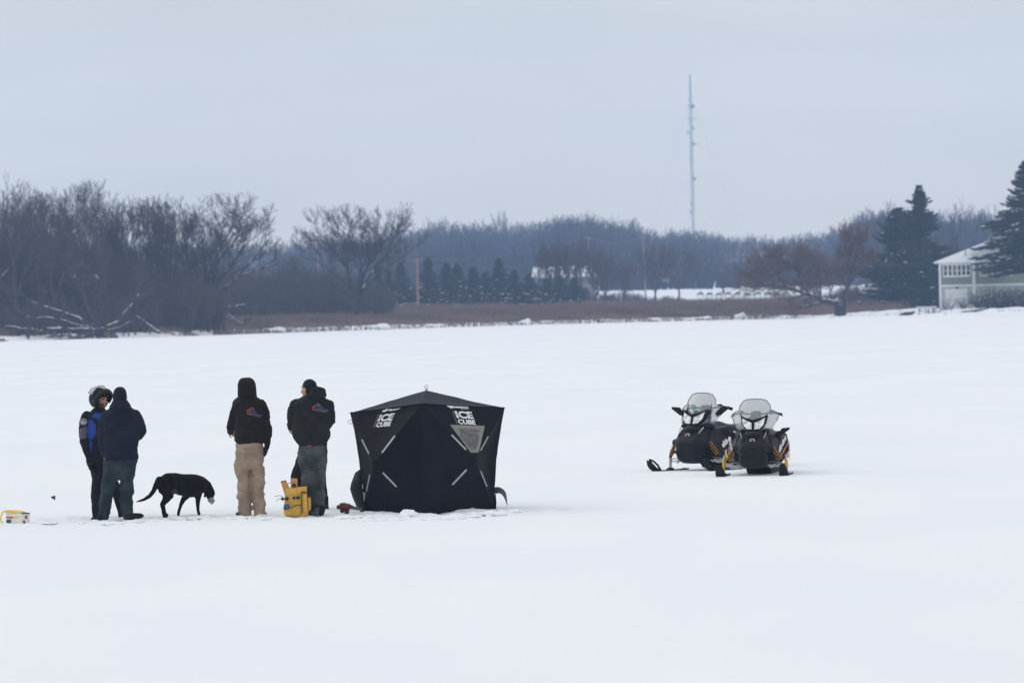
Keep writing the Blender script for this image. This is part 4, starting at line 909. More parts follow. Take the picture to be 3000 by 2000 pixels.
snow_lump(110, 1522, .4, .04, 'soft snow ridge right of the bait bucket', 14)
# ------------------------------------------------------------------ people and the dog
def gY(px, py):
    z = 0.0
    for _ in range(5): Y = ground_Y(px, py, z); z = lake_z(at(px, py, Y).x, Y)
    return Y, z
def Z1(x, y): return (180 + x / 3.266, 1080 + y / 3.266)
def Z2(x, y): return (640 + x / 3.408, 1080 + y / 3.408)
def proj(p):
    v = Vector(p) - CAM; w = v.dot(FW); return (1500 + F * v.dot(RT) / w, 1000 - F * v.dot(UP) / w)
M['skin'] = mat('skin', (0.50, 0.25, 0.19), .55, (0.58, 0.31, 0.24), 30, spec=.3)
M['beard'] = mat('brown_beard', (0.10, 0.045, 0.03), .9, (0.16, 0.07, 0.045), 60)
M['eye'] = mat('eye_dark', (0.02, 0.015, 0.012), .3)
M['black_cloth'] = mat('black_cloth', (0.0055, 0.0058, 0.0085), .9, (0.010, 0.0105, 0.014), 6, bump=.004, bscale=40)
M['brown_duck'] = mat('dark_brown_duck_canvas', (0.010, 0.0068, 0.0068), .95, (0.017, 0.012, 0.011), 5, bump=.03, bscale=9)
M['black_duck'] = mat('faded_black_canvas', (0.008, 0.0085, 0.0088), .95, (0.017, 0.0175, 0.017), 5, bump=.03, bscale=9)
M['navy'] = mat('navy_fleece', (0.0055, 0.0075, 0.018), .95, (0.0105, 0.0135, 0.028), 5, bump=.025, bscale=9)
M['jeans_blue'] = mat('dark_blue_denim', (0.015, 0.024, 0.032), .95, (0.036, 0.052, 0.060), 5, bump=.03, bscale=9, lo=.4, hi=.7)
M['jeans_grey'] = mat('washed_grey_denim', (0.030, 0.036, 0.040), .95, (0.10, 0.112, 0.115), 4, bump=.03, bscale=9, lo=.4, hi=.7)
M['khaki'] = mat('khaki_canvas', (0.27, 0.20, 0.145), .95, (0.41, 0.32, 0.24), 5, bump=.035, bscale=9)
M['suit_blue'] = mat('blue_suit_panel', (0.012, 0.045, 0.25), .7, (0.018, 0.065, 0.33), 8)
M['suit_grey'] = mat('grey_suit_panel', (0.085, 0.083, 0.095), .8, (0.11, 0.107, 0.12), 8)
M['boot'] = mat('black_boot', (0.005, 0.005, 0.008), .8, (0.011, 0.011, 0.014), 12)
M['helmet'] = mat('black_helmet', (0.005, 0.006, 0.007), .5, (0.009, 0.01, 0.011), 5, spec=.22)
M['thread_orange'] = mat('orange_stitching', (0.42, 0.10, 0.05), .7); M['thread_blue'] = mat('blue_stitching', (0.03, 0.09, 0.22), .7)
def clear(name, alpha, col):
    m = mat(name, col, .15, spec=.5); m.node_tree.nodes['Principled BSDF'].inputs['Alpha'].default_value = alpha; return m
M['visor'] = clear('clear_visor', .5, (.42, .44, .47))
class Fig:
    def __init__(s, name, label, cat, Z, scale, foot, group=None, dY=0.0):
        s.Z, s.sc = Z, scale; px, py = Z(*foot); s.Y, s.z0 = gY(px, py); s.Y += dY; s.m = 1 / scale / F * s.Y
        p = at(px, py, s.Y); s.root = thing(name, (p.x, s.Y, s.z0), label, cat, group)
    def P(s, x, y, d=0.0): px, py = s.Z(x, y); return at(px, py, s.Y + d)
    def rows(s, mb, rows, e=.85, n=28, grow=0.0, shr=1.0):
        rg = []
        for r in rows:
            y, xl, xr, d, ry = r[:5]; a, b = s.P(xl, y, d), s.P(xr, y, d); c = (a + b) / 2; hw = (b.x - a.x) / 2 * shr + grow; ry = ry * shr + grow
            rg.append([Vector((c.x + hw * math.copysign(abs(math.cos(t)) ** e, math.cos(t)), c.y + ry * math.copysign(abs(math.sin(t)) ** e, math.sin(t)), c.z)) for t in [2 * math.pi * k / n for k in range(n)]])
        mb.loft(rg)
    def limb(s, mb, pts, k=1.0, n=14, flat=1.0):
        P = [s.P(x, y, d) for x, y, d, r in pts]; rr = [r * s.m * k for *_, r in pts]
        mb.tube(P, rr, n, flat=flat)
        mb.ball(P[0], rr[0] * .98, 12, 8); mb.ball(P[-1], rr[-1] * .98, 12, 8)
def xf(mb, sub, mtx): mb.add([mtx @ Vector(v) for v in sub.v], sub.f)
def frame(c, f, pitch=0.0, roll=0.0):
    """matrix whose -Y is the way the head faces"""
    f = Vector((f[0], f[1], 0)).normalized(); a = math.atan2(f.x, -f.y)
    return Matrix.Translation(c) @ Matrix.Rotation(a, 4, 'Z') @ Matrix.Rotation(roll, 4, 'Y') @ Matrix.Rotation(pitch, 4, 'X')
def head(mb, c, f, pitch=0.0, k=1.0, roll=0.0):
    s = MB(); s.ball((0, .012, .02), (.075, .094, .092), 20, 14); s.ball((0, -.02, -.035), (.058, .068, .075), 16, 10); s.ball((0, -.055, -.085), (.032, .03, .026), 10, 8)
    s.tube([(0, -.088, .012), (0, -.108, -.022), (0, -.09, -.03)], [.009, .015, .011], 8); s.ball((0, -.087, .03), (.05, .014, .012), 10, 6)
    s.ball((0, -.086, -.05), (.024, .012, .006), 10, 6); s.ball((0, -.084, -.062), (.02, .012, .007), 10, 6)
    for e in (-1, 1): s.ball((e * .077, .012, -.005), (.012, .02, .032), 8, 8); s.ball((e * .04, -.066, -.025), (.022, .02, .02), 8, 6)
    M4 = frame(c, f, pitch, roll) @ Matrix.Scale(k, 4); xf(mb, s, M4); return M4
def hand(mb, w, d, nrm, curl=.5, k=1.0, grow=0.0, side=1):
    """palm, four bent fingers of unequal length and a thumb leaving the side of the palm"""
    w = Vector(w); d = Vector(d).normalized(); nrm = Vector(nrm); nrm = (nrm - d * nrm.dot(d)).normalized(); sd = d.cross(nrm) * side
    for o, r in ((-.026, .013), (-.009, .0145), (.009, .0145), (.026, .013)):
        mb.tube([w + sd * o * .6, w + d * .045 * k + sd * o, w + d * .088 * k + sd * o], [r * 1.05 + grow, r * 1.15 + grow, r * .9 + grow], 8)
    for i, (o, L) in enumerate(((-.030, .058), (-.010, .072), (.010, .078), (.030, .068))):
        p = w + d * .086 * k + sd * o; a = curl * (.8 + .12 * i); pts = [p]; e = d.copy()
        for seg in (.42, .32, .26):
            e = (e * math.cos(a) + nrm * math.sin(a)).normalized(); e = (e + sd * o * .8).normalized(); p = p + e * L * seg * 1.15 * k; pts.append(p)
        mb.tube(pts, [.0095 + grow, .009 + grow, .0085 + grow, .007 + grow], 8); mb.ball(pts[-1], .007 + grow, 8, 6)
    p = w + d * .02 + sd * .03; pts = [p, p + d * .03 + sd * .022 + nrm * .012, p + d * .058 + sd * .026 + nrm * .03, p + d * .078 + sd * .02 + nrm * .042]
    mb.tube(pts, [.014 + grow, .012 + grow, .0105 + grow, .008 + grow], 8); mb.ball(pts[-1], .008 + grow, 8, 6)
def folds(a=.008, b=.003, fz=8.0, fx=5.0, sd_=0.0):
    return lambda p, n: a * noise.noise(Vector((p.x * fx + sd_, p.y * fx, p.z * fz))) + b * noise.noise(Vector((p.x * 19 + sd_, p.y * 19, p.z * 24))) + .6 * a * (abs(noise.noise(Vector((p.x * 4 + 7 + sd_, p.y * 4, p.z * 15)))) - .2)
def inpoly(x, y, poly):
    c = False; j = len(poly) - 1
    for i in range(len(poly)):
        if (poly[i][1] > y) != (poly[j][1] > y) and x < (poly[j][0] - poly[i][0]) * (y - poly[i][1]) / (poly[j][1] - poly[i][1]) + poly[i][0]: c = not c
        j = i
    return c
def face_mat(M4, skull=None):
    inv = M4.inverted()
    def f(c, off=None):
        q = inv @ Vector(c)
        if abs(q.z) < .13 and q.length < .16:
            if (Vector((abs(q.x), q.y, q.z)) - Vector((.032, -.088, .014))).length < .0135: return 1
            if skull == 'beard' and q.z < -.035 and q.y < .03 and not (q.z > -.06 and abs(q.x) < .02 and q.z < -.045): return 2
        return 0
    return f
SK = [M['skin'], M['eye'], M['beard']]
def boots(fg, L, name='boot', mt='boot'):
    for pts in L:
        m = MB(); P = [fg.P(x, y, d) for x, y, d, r in pts]; rr = [r * fg.m for *_, r in pts]; m.tube(P[:3], rr[:3], 12); m.ball(P[2], rr[2], 12, 8)
        m.tube(P[2:], rr[2:], 12, flat=.8); m.ball(P[-1], (rr[-1], rr[-1], rr[-1] * .75), 12, 8)
        fuse(m, name, M[mt], fg.root, .011, 3)
LOOKS = {}
# ---- 1 person in the helmet and the blue and black suit
fg = Fig('person', 'person in flip-up helmet and black suit with blue panels, talking at the far left', 'person', Z1, 3.266, (400, 1442), dY=.35); p1 = fg
f1 = (0.80, -0.6)
hc = fg.P(372, 300, .0); b = MB(); M4 = head(b, hc, f1, R(4), 1.0)
fg.limb(b, [(362, 330, .02, 40), (350, 400, .02, 44)]); fg.rows(b, [(390, 300, 400, .02, .07), (430, 255, 440, .03, .10), (500, 240, 480, .04, .11), (650, 265, 470, .04, .10), (800, 280, 465, .04, .09), (900, 280, 475, .04, .11), (990, 290, 470, .04, .10)])
armL = [(245, 460, .0, 34), (215, 600, -.02, 30), (215, 700, -.02, 26), (262, 850, -.05, 20), (275, 890, -.06, 17)]
fg.limb(b, armL); wr = fg.P(275, 890, -.06); hd = (fg.P(290, 980, -.08) - wr); hand(b, wr, hd, (.5, -.5, 0), .45)
armR = [(455, 470, .12, 34), (500, 600, .2, 28), (500, 740, .15, 22), (470, 830, .05, 17)]; fg.limb(b, armR); wr2 = fg.P(470, 830, .05); hand(b, wr2, fg.P(455, 900, .02) - wr2, (-.5, -.4, 0), .5, side=-1)
for lg in ([(350, 980, .0, 50), (340, 1150, .0, 38), (335, 1300, .0, 28), (335, 1420, .0, 22)], [(440, 980, .08, 50), (520, 1180, .1, 38), (545, 1300, .1, 28), (560, 1400, .1, 22)]): fg.limb(b, lg, .6)
fuse(b, 'body', SK, fg.root, .010, 2, None, face_mat(M4, 'beard'))
j = MB(); fg.rows(j, [(368, 315, 410, .02, .075), (385, 298, 424, .02, .09), (405, 275, 440, .02, .11), (435, 245, 465, .02, .135), (480, 222, 490, .03, .15), (560, 235, 500, .03, .155), (680, 250, 495, .03, .15), (800, 265, 490, .03, .145), (900, 275, 490, .03, .15), (985, 280, 495, .03, .15), (1060, 292, 490, .03, .14)])
fg.limb(j, [(240, 450, .0, 50), (213, 520, -.03, 47), (207, 610, -.05, 44), (212, 690, -.06, 44), (240, 780, -.07, 38), (262, 850, -.08, 34), (270, 900, -.09, 34)])
fg.limb(j, [(455, 470, .12, 50), (500, 600, .2, 44), (500, 740, .15, 38), (470, 830, .05, 32)])
fg.limb(j, [(362, 1000, .0, 66), (345, 1100, .0, 58), (335, 1200, .0, 52), (335, 1300, .0, 48), (337, 1380, .0, 44), (340, 1425, .0, 42)])
fg.limb(j, [(440, 1000, .08, 66), (505, 1120, .1, 56), (548, 1240, .1, 46), (565, 1330, .1, 40), (578, 1410, .1, 36)])
blue = [[(285, 455), (330, 415), (395, 430), (400, 480), (350, 490)], [(262, 485), (300, 490), (330, 540), (335, 610), (300, 668), (262, 690), (245, 640), (248, 560)], [(262, 690), (292, 690), (290, 760), (285, 830), (272, 790)]]
grey = [[(172, 590), (180, 572), (245, 545), (244, 665), (165, 672)]]
def m1(c):
    x, y = proj(c); x = (x - 180) * 3.266; y = (y - 1080) * 3.266
    if c.y > p1.Y + .12: return 0
    for q in blue:
        if inpoly(x, y, q): return 1
    for q in grey:
        if inpoly(x, y, q): return 2
    return 0
su = fuse(j, 'snowmobile_suit', [M['black_cloth'], M['suit_blue'], M['suit_grey']], fg.root, .0105, 3, folds(.010, .003), m1)
pt = [(212 + 36 * math.cos(a), 506 + 34 * math.sin(a)) for a in [2 * math.pi * i / 14 for i in range(14)]]
pt2 = [(212 + 28 * math.cos(a), 504 + 24 * math.sin(a)) for a in [2 * math.pi * i / 14 for i in range(14)]]
o = decal(su, 'sleeve_patch', [[Z1(*p) for p in pt]], mat('patch_grey', (.17, .17, .22), .8, (.24, .24, .29), 40), fg.root, .006); decal(su, 'emblem', [[Z1(*p) for p in pt2[:8]]], mat('patch_light', (.34, .34, .37), .8, (.42, .42, .45), 50), o, .009)
gl = MB(); hand(gl, fg.P(272, 880, -.085), hd, (.5, -.5, 0), .45, 1.05, .007); fg.limb(gl, [(270, 870, -.085, 34), (275, 905, -.085, 30)]); fuse(gl, 'glove', M['boot'], fg.root, .009, 2)
m = MB(); m.tube([fg.P(240, 905, -.14), fg.P(270, 910, -.15), fg.P(302, 903, -.13)], .004, 6); m.build('glove_cuff_piping', M['suit_grey'], fg.root)
gl = MB(); hand(gl, wr2, fg.P(455, 900, .02) - wr2, (-.5, -.4, 0), .5, 1.05, .007, -1); fuse(gl, 'glove', M['boot'], fg.root, .009, 2)
boots(fg, [[(340, 1380, .0, 40), (340, 1415, .0, 38), (345, 1425, 0, 34), (300, 1440, -.1, 24)], [(575, 1360, .1, 32), (575, 1400, .1, 34), (580, 1412, .1, 30), (600, 1430, .0, 24)]])
# helmet in the head's own frame
HM = frame(fg.P(362, 285, .0), f1, R(4))
s = MB(); n, mm = 36, 22; vs = []; idx = {}
for i in range(mm + 1):
    el = -math.pi / 2 + math.pi * i / mm
    for k in range(n):
        az = 2 * math.pi * k / n; sc_ = 1.0 + (.02 if el < 0 else 0); vs.append(Vector((math.sin(az) * math.cos(el) * .128 * sc_, -math.cos(az) * math.cos(el) * .148, math.sin(el) * .148 + (0 if el > 0 else 0))))
fs = []
for i in range(mm):
    el = math.degrees(-math.pi / 2 + math.pi * (i + .5) / mm)
    for k in range(n):
        az = math.degrees(2 * math.pi * (k + .5) / n); az = az - 360 if az > 180 else az
        if el < -52: continue
        if abs(az) < 60 and -75 < el < 20: continue
        fs.append((i * n + k, i * n + (k + 1) % n, (i + 1) * n + (k + 1) % n, (i + 1) * n + k))
s.add([HM @ v for v in vs], fs); hl = s.build('helmet', M['helmet'], fg.root, 'all'); md = hl.modifiers.new('s', 'SOLIDIFY'); md.thickness = .02; md.offset = -1
pv = Matrix.Rotation(R(-56), 4, 'X'); s = MB()
pts = [HM @ (pv @ Vector((math.sin(R(a)) * .14, -math.cos(R(a)) * .172, -.055))) for a in range(-95, 96, 10)]
upv = (HM @ pv).to_3x3() @ Vector((0, 0, 1)); s.tube(pts, [.035 + .012 * math.cos(R(a)) for a in range(-95, 96, 10)], 10, flat=.45, up=upv); s.build('chin_bar', M['helmet'], hl, 'x')
pv2 = Matrix.Rotation(R(-78), 4, 'X'); s = MB(); vs = []; na, ne = 16, 8
for e in range(ne + 1):
    for a in range(na + 1):
        az = R(-72 + 144 * a / na); el = R(2 + 46 * e / ne); vs.append(HM @ (pv2 @ Vector((math.sin(az) * math.cos(el) * .15, -math.cos(az) * math.cos(el) * .178, math.sin(el) * .16))))
s.add(vs, [(e * (na + 1) + a, e * (na + 1) + a + 1, (e + 1) * (na + 1) + a + 1, (e + 1) * (na + 1) + a) for e in range(ne) for a in range(na)])
vz = s.build('visor', M['visor'], hl, 'all'); s = MB(); s.tube(vs[-(na + 1):], .007, 6); s.tube(vs[:na + 1], .004, 6); s.build('visor_rim', M['helmet'], hl)
for sx in (-1, 1):
    s = MB(); c_ = HM @ Vector((sx * .132, -.012, -.035)); s.tube([c_, HM @ Vector((sx * .142, -.012, -.035))], [.024, .018], 12); s.build('pivot', M['suit_grey'], hl, 'x')
# ---- 2 person in navy jacket and dark blue jeans
fg = Fig('person', 'person in navy hooded jacket, black knit cap and dark blue jeans seen from behind', 'person', Z1, 3.266, (480, 1452)); p2 = fg
b = MB(); M4 = head(b, fg.P(556, 262, .04), (-.15, 1), 0)
fg.limb(b, [(556, 320, .02, 40), (556, 400, .0, 44)]); fg.rows(b, [(390, 500, 620, 0, .07), (430, 420, 720, 0, .1), (500, 420, 700, 0, .1), (700, 430, 690, 0, .09), (850, 430, 690, 0, .1), (980, 420, 680, 0, .1)])
fg.limb(b, [(430, 450, .0, 34), (395, 640, .0, 28), (408, 780, .02, 22), (413, 828, .04, 17)]); wr = fg.P(413, 828, .02); hand(b, wr, fg.P(418, 900, .12) - wr, (.8, .3, 0), .9)
fg.limb(b, [(710, 450, .0, 34), (765, 610, .05, 28), (700, 650, .24, 20), (670, 640, .3, 17)]); wr = fg.P(665, 640, .31); hand(b, wr, (-.6, .5, .1), (-.3, -.5, -.3), .7, side=-1)
for lg in ([(470, 970, 0, 50), (430, 1150, 0, 38), (415, 1300, 0, 28), (400, 1420, 0, 22)], [(620, 970, 0, 50), (620, 1150, 0, 38), (625, 1300, 0, 28), (630, 1400, 0, 22)]): fg.limb(b, lg, .6)
fuse(b, 'body', SK, fg.root, .010, 2, None, face_mat(M4))
j = MB(); fg.rows(j, [(365, 470, 655, 0, .10), (385, 440, 690, 0, .115), (412, 408, 728, 0, .135), (460, 385, 755, 0, .15), (540, 390, 750, 0, .155), (650, 398, 742, 0, .155), (740, 402, 736, 0, .15), (820, 408, 734, 0, .15), (874, 410, 734, 0, .155)])
fg.limb(j, [(432, 440, .0, 50), (402, 530, -.01, 46), (388, 640, -.01, 42), (396, 740, .0, 38), (408, 825, .02, 30)])
fg.limb(j, [(705, 445, .0, 56), (752, 530, .02, 52), (772, 600, .05, 50), (735, 640, .15, 42), (690, 640, .27, 34)])
fuse(j, 'jacket', M['navy'], fg.root, .0115, 3, folds(.018, .005))
h = MB(); fg.rows(h, [(296, 505, 622, .0, .07), (318, 480, 645, .0, .10), (345, 462, 660, -.01, .125), (380, 455, 664, -.02, .14), (412, 490, 640, -.03, .11)], e=.95); h.ball(fg.P(560, 392, -.09), (.105, .06, .045), 14, 10)
fuse(h, 'hood', M['navy'], fg.root, .011, 2, folds(.012, .003, 14, 8))
c_ = MB(); fg.rows(c_, [(310, 494, 624, .03, .095), (270, 491, 629, .03, .105), (225, 495, 624, .03, .105), (195, 508, 612, .03, .09), (176, 528, 592, .03, .06), (171, 545, 575, .03, .03)], e=.95); fuse(c_, 'knit_cap', M['black_cloth'], fg.root, .010, 2, folds(.003, .001))
t_ = MB(); fg.rows(t_, [(850, 420, 722, 0, .135), (900, 408, 722, 0, .145), (960, 402, 716, 0, .15), (1020, 396, 706, 0, .14), (1060, 400, 700, .0, .12)])
fg.limb(t_, [(465, 1010, 0, 70), (452, 1100, -.01, 68), (436, 1190, -.01, 62), (424, 1290, -.01, 58), (408, 1380, 0, 54), (400, 1425, 0, 54)])
fg.limb(t_, [(632, 1010, 0, 68), (624, 1100, 0, 66), (620, 1190, .01, 66), (624, 1290, .01, 62), (628, 1360, .01, 58), (632, 1390, .01, 58)])
fuse(t_, 'jeans', M['jeans_blue'], fg.root, .0115, 2, folds(.024, .006, 11, 5))
for q in ([(450, 905), (512, 900), (520, 960), (485, 985), (455, 965)],): pass
boots(fg, [[(400, 1385, 0, 46), (402, 1420, 0, 46), (400, 1430, 0, 40), (338, 1446, -.12, 26)], [(630, 1360, .01, 48), (635, 1395, .01, 50), (650, 1412, .0, 38), (765, 1404, -.02, 26)]])
# ---- 3 person in brown hooded jacket and khaki trousers
fg = Fig('person', 'person with raised dark hood, dark brown jacket and khaki cargo trousers seen from behind', 'person', Z2, 3.408, (320, 1452)); p3 = fg
b = MB(); M4 = head(b, fg.P(284, 195, .06), (-.1, 1), R(10))
fg.limb(b, [(284, 250, .03, 42), (290, 330, .0, 46)]); fg.rows(b, [(315, 220, 370, 0, .07), (350, 190, 410, 0, .1), (430, 190, 430, 0, .1), (600, 200, 430, 0, .09), (740, 200, 420, 0, .1), (860, 200, 420, 0, .1)])
fg.limb(b, [(190, 360, 0, 34), (135, 560, .03, 28), (115, 600, .06, 24), (128, 640, .2, 17)]); wr = fg.P(126, 645, .2); hand(b, wr, (.1, .9, .1), (.5, 0, -.5), .6)
fg.limb(b, [(420, 370, 0, 34), (478, 560, 0, 28), (490, 680, .0, 22), (482, 770, .02, 17)]); wr = fg.P(481, 770, .02); hd = fg.P(462, 890, .03) - wr; hand(b, wr, hd, (-.9, .2, 0), .35, side=-1)
for lg in ([(240, 880, 0, 55), (245, 1080, 0, 42), (262, 1250, 0, 30), (265, 1430, 0, 24)], [(380, 880, 0, 55), (395, 1080, 0, 42), (405, 1250, 0, 30), (415, 1430, 0, 24)]): fg.limb(b, lg, .6)
fuse(b, 'body', SK, fg.root, .010, 2, None, face_mat(M4))
j = MB(); fg.rows(j, [(286, 205, 375, 0, .105), (305, 172, 412, 0, .125), (335, 150, 445, 0, .145), (380, 150, 462, 0, .16), (450, 158, 470, 0, .165), (560, 160, 468, 0, .165), (660, 158, 462, 0, .165), (710, 160, 456, 0, .165), (742, 176, 444, 0, .15), (760, 182, 438, 0, .14)])
fg.limb(j, [(185, 355, 0, 52), (158, 450, .0, 50), (138, 540, .02, 50), (122, 595, .06, 40), (122, 635, .18, 30)])
fg.limb(j, [(425, 360, 0, 56), (462, 450, -.01, 54), (480, 560, -.01, 48), (488, 660, -.01, 42), (492, 745, .0, 33)])
jk = fuse(j, 'jacket', M['brown_duck'], fg.root, .0115, 3, folds(.02, .005))
h = MB(); fg.rows(h, [(300, 205, 372, .0, .10), (285, 196, 380, -.0, .12), (250, 188, 380, -.01, .135), (200, 188, 379, -.01, .14), (150, 192, 374, -.01, .135), (115, 203, 360, -.01, .115), (95, 220, 340, -.01, .085), (84, 245, 312, -.01, .045)], e=.92); fuse(h, 'hood', M['brown_duck'], fg.root, .011, 3, folds(.007, .002))
q = lambda pts: [Z2(*p) for p in pts]
def line_poly(pts, w_):
    out = []
    for a, b_ in zip(pts, pts[1:]): out.append(strip_quad(a, b_, w_))
    return out
def logo(o, root, ax, ay, k, lines, blues):
    P = [q(s) for s in sum([line_poly(l, w_) for l, w_ in lines], [])]; lo_ = decal(o, 'back_logo', P, M['thread_orange'], root, .006)
    decal(o, 'back_logo', [q(s) for l, w_ in blues for s in line_poly(l, w_)], M['thread_blue'], root, .005)
logo(jk, fg.root, 0, 0, 1, [([(275, 422), (300, 408), (340, 386), (362, 412)], 5), ([(292, 432), (290, 450), (345, 460), (418, 480)], 5), ([(292, 432), (330, 400)], 5)], [([(308, 428), (345, 425), (380, 436)], 9), ([(305, 442), (360, 446), (410, 462), (438, 462)], 9), ([(330, 412), (348, 408)], 8)])
t_ = MB(); fg.rows(t_, [(735, 178, 440, 0, .135), (790, 172, 444, 0, .145), (850, 168, 446, 0, .155), (920, 165, 450, 0, .15), (975, 165, 452, 0, .135), (1000, 175, 450, 0, .11)])
fg.limb(t_, [(240, 900, 0, 70), (242, 1000, 0, 74), (250, 1080, 0, 66), (256, 1180, .0, 64), (260, 1300, .0, 66), (264, 1400, 0, 68), (266, 1432, 0, 66)])
fg.limb(t_, [(385, 900, 0, 66), (390, 1000, 0, 66), (392, 1090, 0, 68), (394, 1180, .0, 66), (400, 1300, .0, 64), (412, 1400, 0, 64), (418, 1435, 0, 62)])
tr = fuse(t_, 'cargo_trousers', M['khaki'], fg.root, .0115, 2, folds(.03, .008, 10, 6))
for xs in ([(150, 945), (200, 935), (232, 1010), (222, 1090), (190, 1100), (160, 1040)], [(430, 985), (458, 975), (466, 1080), (440, 1088)]):
    a = MB(); c_ = fg.P(sum(p[0] for p in xs) / len(xs), sum(p[1] for p in xs) / len(xs), -.03); 
    a.plate([fg.P(x, y, -.06 if xs[0][0] < 300 else -.04) for x, y in xs], (0, 1, 0), .07); fuse(a, 'cargo_pocket', M['khaki'], tr, .010, 3, folds(.006, .003))
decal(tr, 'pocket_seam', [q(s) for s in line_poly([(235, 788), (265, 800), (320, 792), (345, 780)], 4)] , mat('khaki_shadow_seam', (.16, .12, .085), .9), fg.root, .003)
gl = MB(); hand(gl, fg.P(484, 760, .02), hd, (-.9, .2, 0), .3, 1.12, .008, -1); fg.limb(gl, [(488, 745, .01, 30), (482, 785, .02, 27)]); fuse(gl, 'glove', M['boot'], fg.root, .010, 2)
boots(fg, [[(262, 1400, 0, 44), (255, 1435, 0, 42), (245, 1442, 0, 34), (190, 1448, .06, 22)], [(418, 1400, 0, 44), (428, 1430, 0, 42), (438, 1440, 0, 34), (462, 1446, .12, 24)]], mt='khaki' if False else 'boot')
# ---- 4 black clothed person hidden behind the next one
fg = Fig('person', 'person in black snow trousers mostly hidden behind the one in grey jeans', 'person', Z2, 3.408, (960, 1408), dY=.0); p4 = fg
b = MB(); M4 = head(b, fg.P(930, 262, .1), (-.2, -1), R(8))
fg.limb(b, [(930, 300, .1, 40), (930, 380, .1, 44)]); fg.rows(b, [(370, 860, 1000, .1, .07), (420, 820, 1050, .1, .1), (600, 830, 1040, .1, .1), (800, 820, 1050, .1, .1), (900, 820, 1050, .1, .1)])
fg.limb(b, [(830, 440, .1, 32), (800, 560, .06, 26), (850, 640, -.06, 18)]); wr = fg.P(855, 640, -.08); hand(b, wr, (.9, -.3, .1), (0, .2, -1), .6)
fg.limb(b, [(1045, 440, .1, 32), (1055, 620, .08, 26), (1062, 800, .03, 20), (1070, 850, .02, 17)]); wr = fg.P(1071, 845, .02); hand(b, wr, fg.P(1078, 905, .0) - wr, (-1, 0, 0), .6, .8, side=-1)
for lg in ([(880, 900, .1, 48), (790, 1090, .08, 38), (800, 1380, .1, 24)], [(990, 900, .1, 48), (1050, 1100, .1, 36), (1075, 1380, .1, 24)]): fg.limb(b, lg, .6)
fuse(b, 'body', SK, fg.root, .010, 2, None, face_mat(M4))
j = MB(); fg.rows(j, [(370, 860, 1000, .1, .09), (410, 820, 1045, .1, .12), (500, 800, 1060, .1, .13), (700, 800, 1060, .1, .13), (820, 805, 1060, .1, .13)]); fg.limb(j, [(830, 440, .1, 44), (800, 560, .06, 38), (850, 640, -.06, 28)]); fg.limb(j, [(1035, 440, .1, 44), (1048, 620, .08, 38), (1056, 780, .04, 32), (1060, 840, .03, 28)])
fuse(j, 'jacket', M['black_cloth'], fg.root, .012, 3, folds(.008))
t_ = MB(); fg.rows(t_, [(780, 800, 1072, .1, .13), (850, 795, 1070, .1, .14), (920, 790, 1060, .1, .13)]); fg.limb(t_, [(860, 880, .1, 72), (815, 980, .09, 66), (784, 1080, .08, 72), (800, 1200, .09, 64), (815, 1380, .1, 48)]); fg.limb(t_, [(1000, 880, .1, 66), (1020, 1050, .1, 54), (1040, 1200, .1, 44), (1060, 1370, .1, 38)])
fuse(t_, 'snow_trousers', M['black_cloth'], fg.root, .012, 3, folds(.01))
c_ = MB(); c_.ball(fg.P(930, 245, .1), (.09, .1, .1), 16, 10); fuse(c_, 'knit_cap', M['black_cloth'], fg.root, .010, 2)
boots(fg, [[(1068, 1265, .05, 32), (1070, 1340, .05, 30), (1072, 1375, .03, 30), (1086, 1392, -.05, 22)], [(815, 1320, .05, 34), (815, 1370, .05, 32), (815, 1385, .03, 30), (800, 1400, -.08, 22)]])
# ---- 5 person in faded black jacket and grey jeans
fg = Fig('person', 'person in faded black jacket with lowered hood and washed grey jeans seen from behind', 'person', Z2, 3.408, (960, 1468)); p5 = fg
b = MB(); M4 = head(b, fg.P(896, 205, .03), (-.75, .7), 0, 1.08)
fg.limb(b, [(905, 250, .03, 44), (930, 320, .0, 48)]); fg.rows(b, [(300, 860, 1010, 0, .07), (340, 800, 1070, 0, .1), (450, 800, 1060, 0, .1), (650, 810, 1050, 0, .1), (780, 820, 1060, 0, .1), (900, 820, 1060, 0, .1)])
fg.limb(b, [(800, 350, 0, 34), (735, 500, .02, 28), (712, 570, .1, 20), (716, 590, .14, 17)]); wr = fg.P(708, 590, .12); hand(b, wr, (.32, .2, -.6), (.5, .5, 0), .9, .9)
fg.limb(b, [(1075, 360, 0, 34), (1125, 540, .03, 28), (1100, 580, .14, 22), (1050, 560, .26, 17)]); wr = fg.P(1045, 560, .27); hand(b, wr, (-.8, .3, .1), (0, .3, -.8), .8, side=-1)
for lg in ([(880, 930, 0, 52), (905, 1100, 0, 42), (930, 1260, 0, 30), (950, 1420, 0, 24)], [(1010, 930, .02, 46), (1016, 1100, .035, 34), (1022, 1260, .035, 28), (1026, 1420, .03, 24)]): fg.limb(b, lg, .6)
fuse(b, 'body', SK, fg.root, .010, 2, None, face_mat(M4))
j = MB(); fg.rows(j, [(262, 862, 1015, .0, .10), (285, 805, 1080, 0, .125), (320, 765, 1110, 0, .145), (370, 745, 1125, 0, .165), (450, 735, 1130, 0, .175), (560, 738, 1122, 0, .175), (650, 740, 1112, 0, .175), (700, 752, 1105, 0, .17), (735, 770, 1092, 0, .16), (768, 798, 1085, 0, .145)])
fg.limb(j, [(775, 340, 0, 54), (742, 420, .0, 56), (733, 500, .02, 52), (722, 555, .08, 40), (722, 578, .12, 32)])
fg.limb(j, [(1095, 350, 0, 54), (1118, 440, .0, 52), (1124, 530, .02, 48), (1095, 575, .12, 40), (1050, 560, .24, 32)])
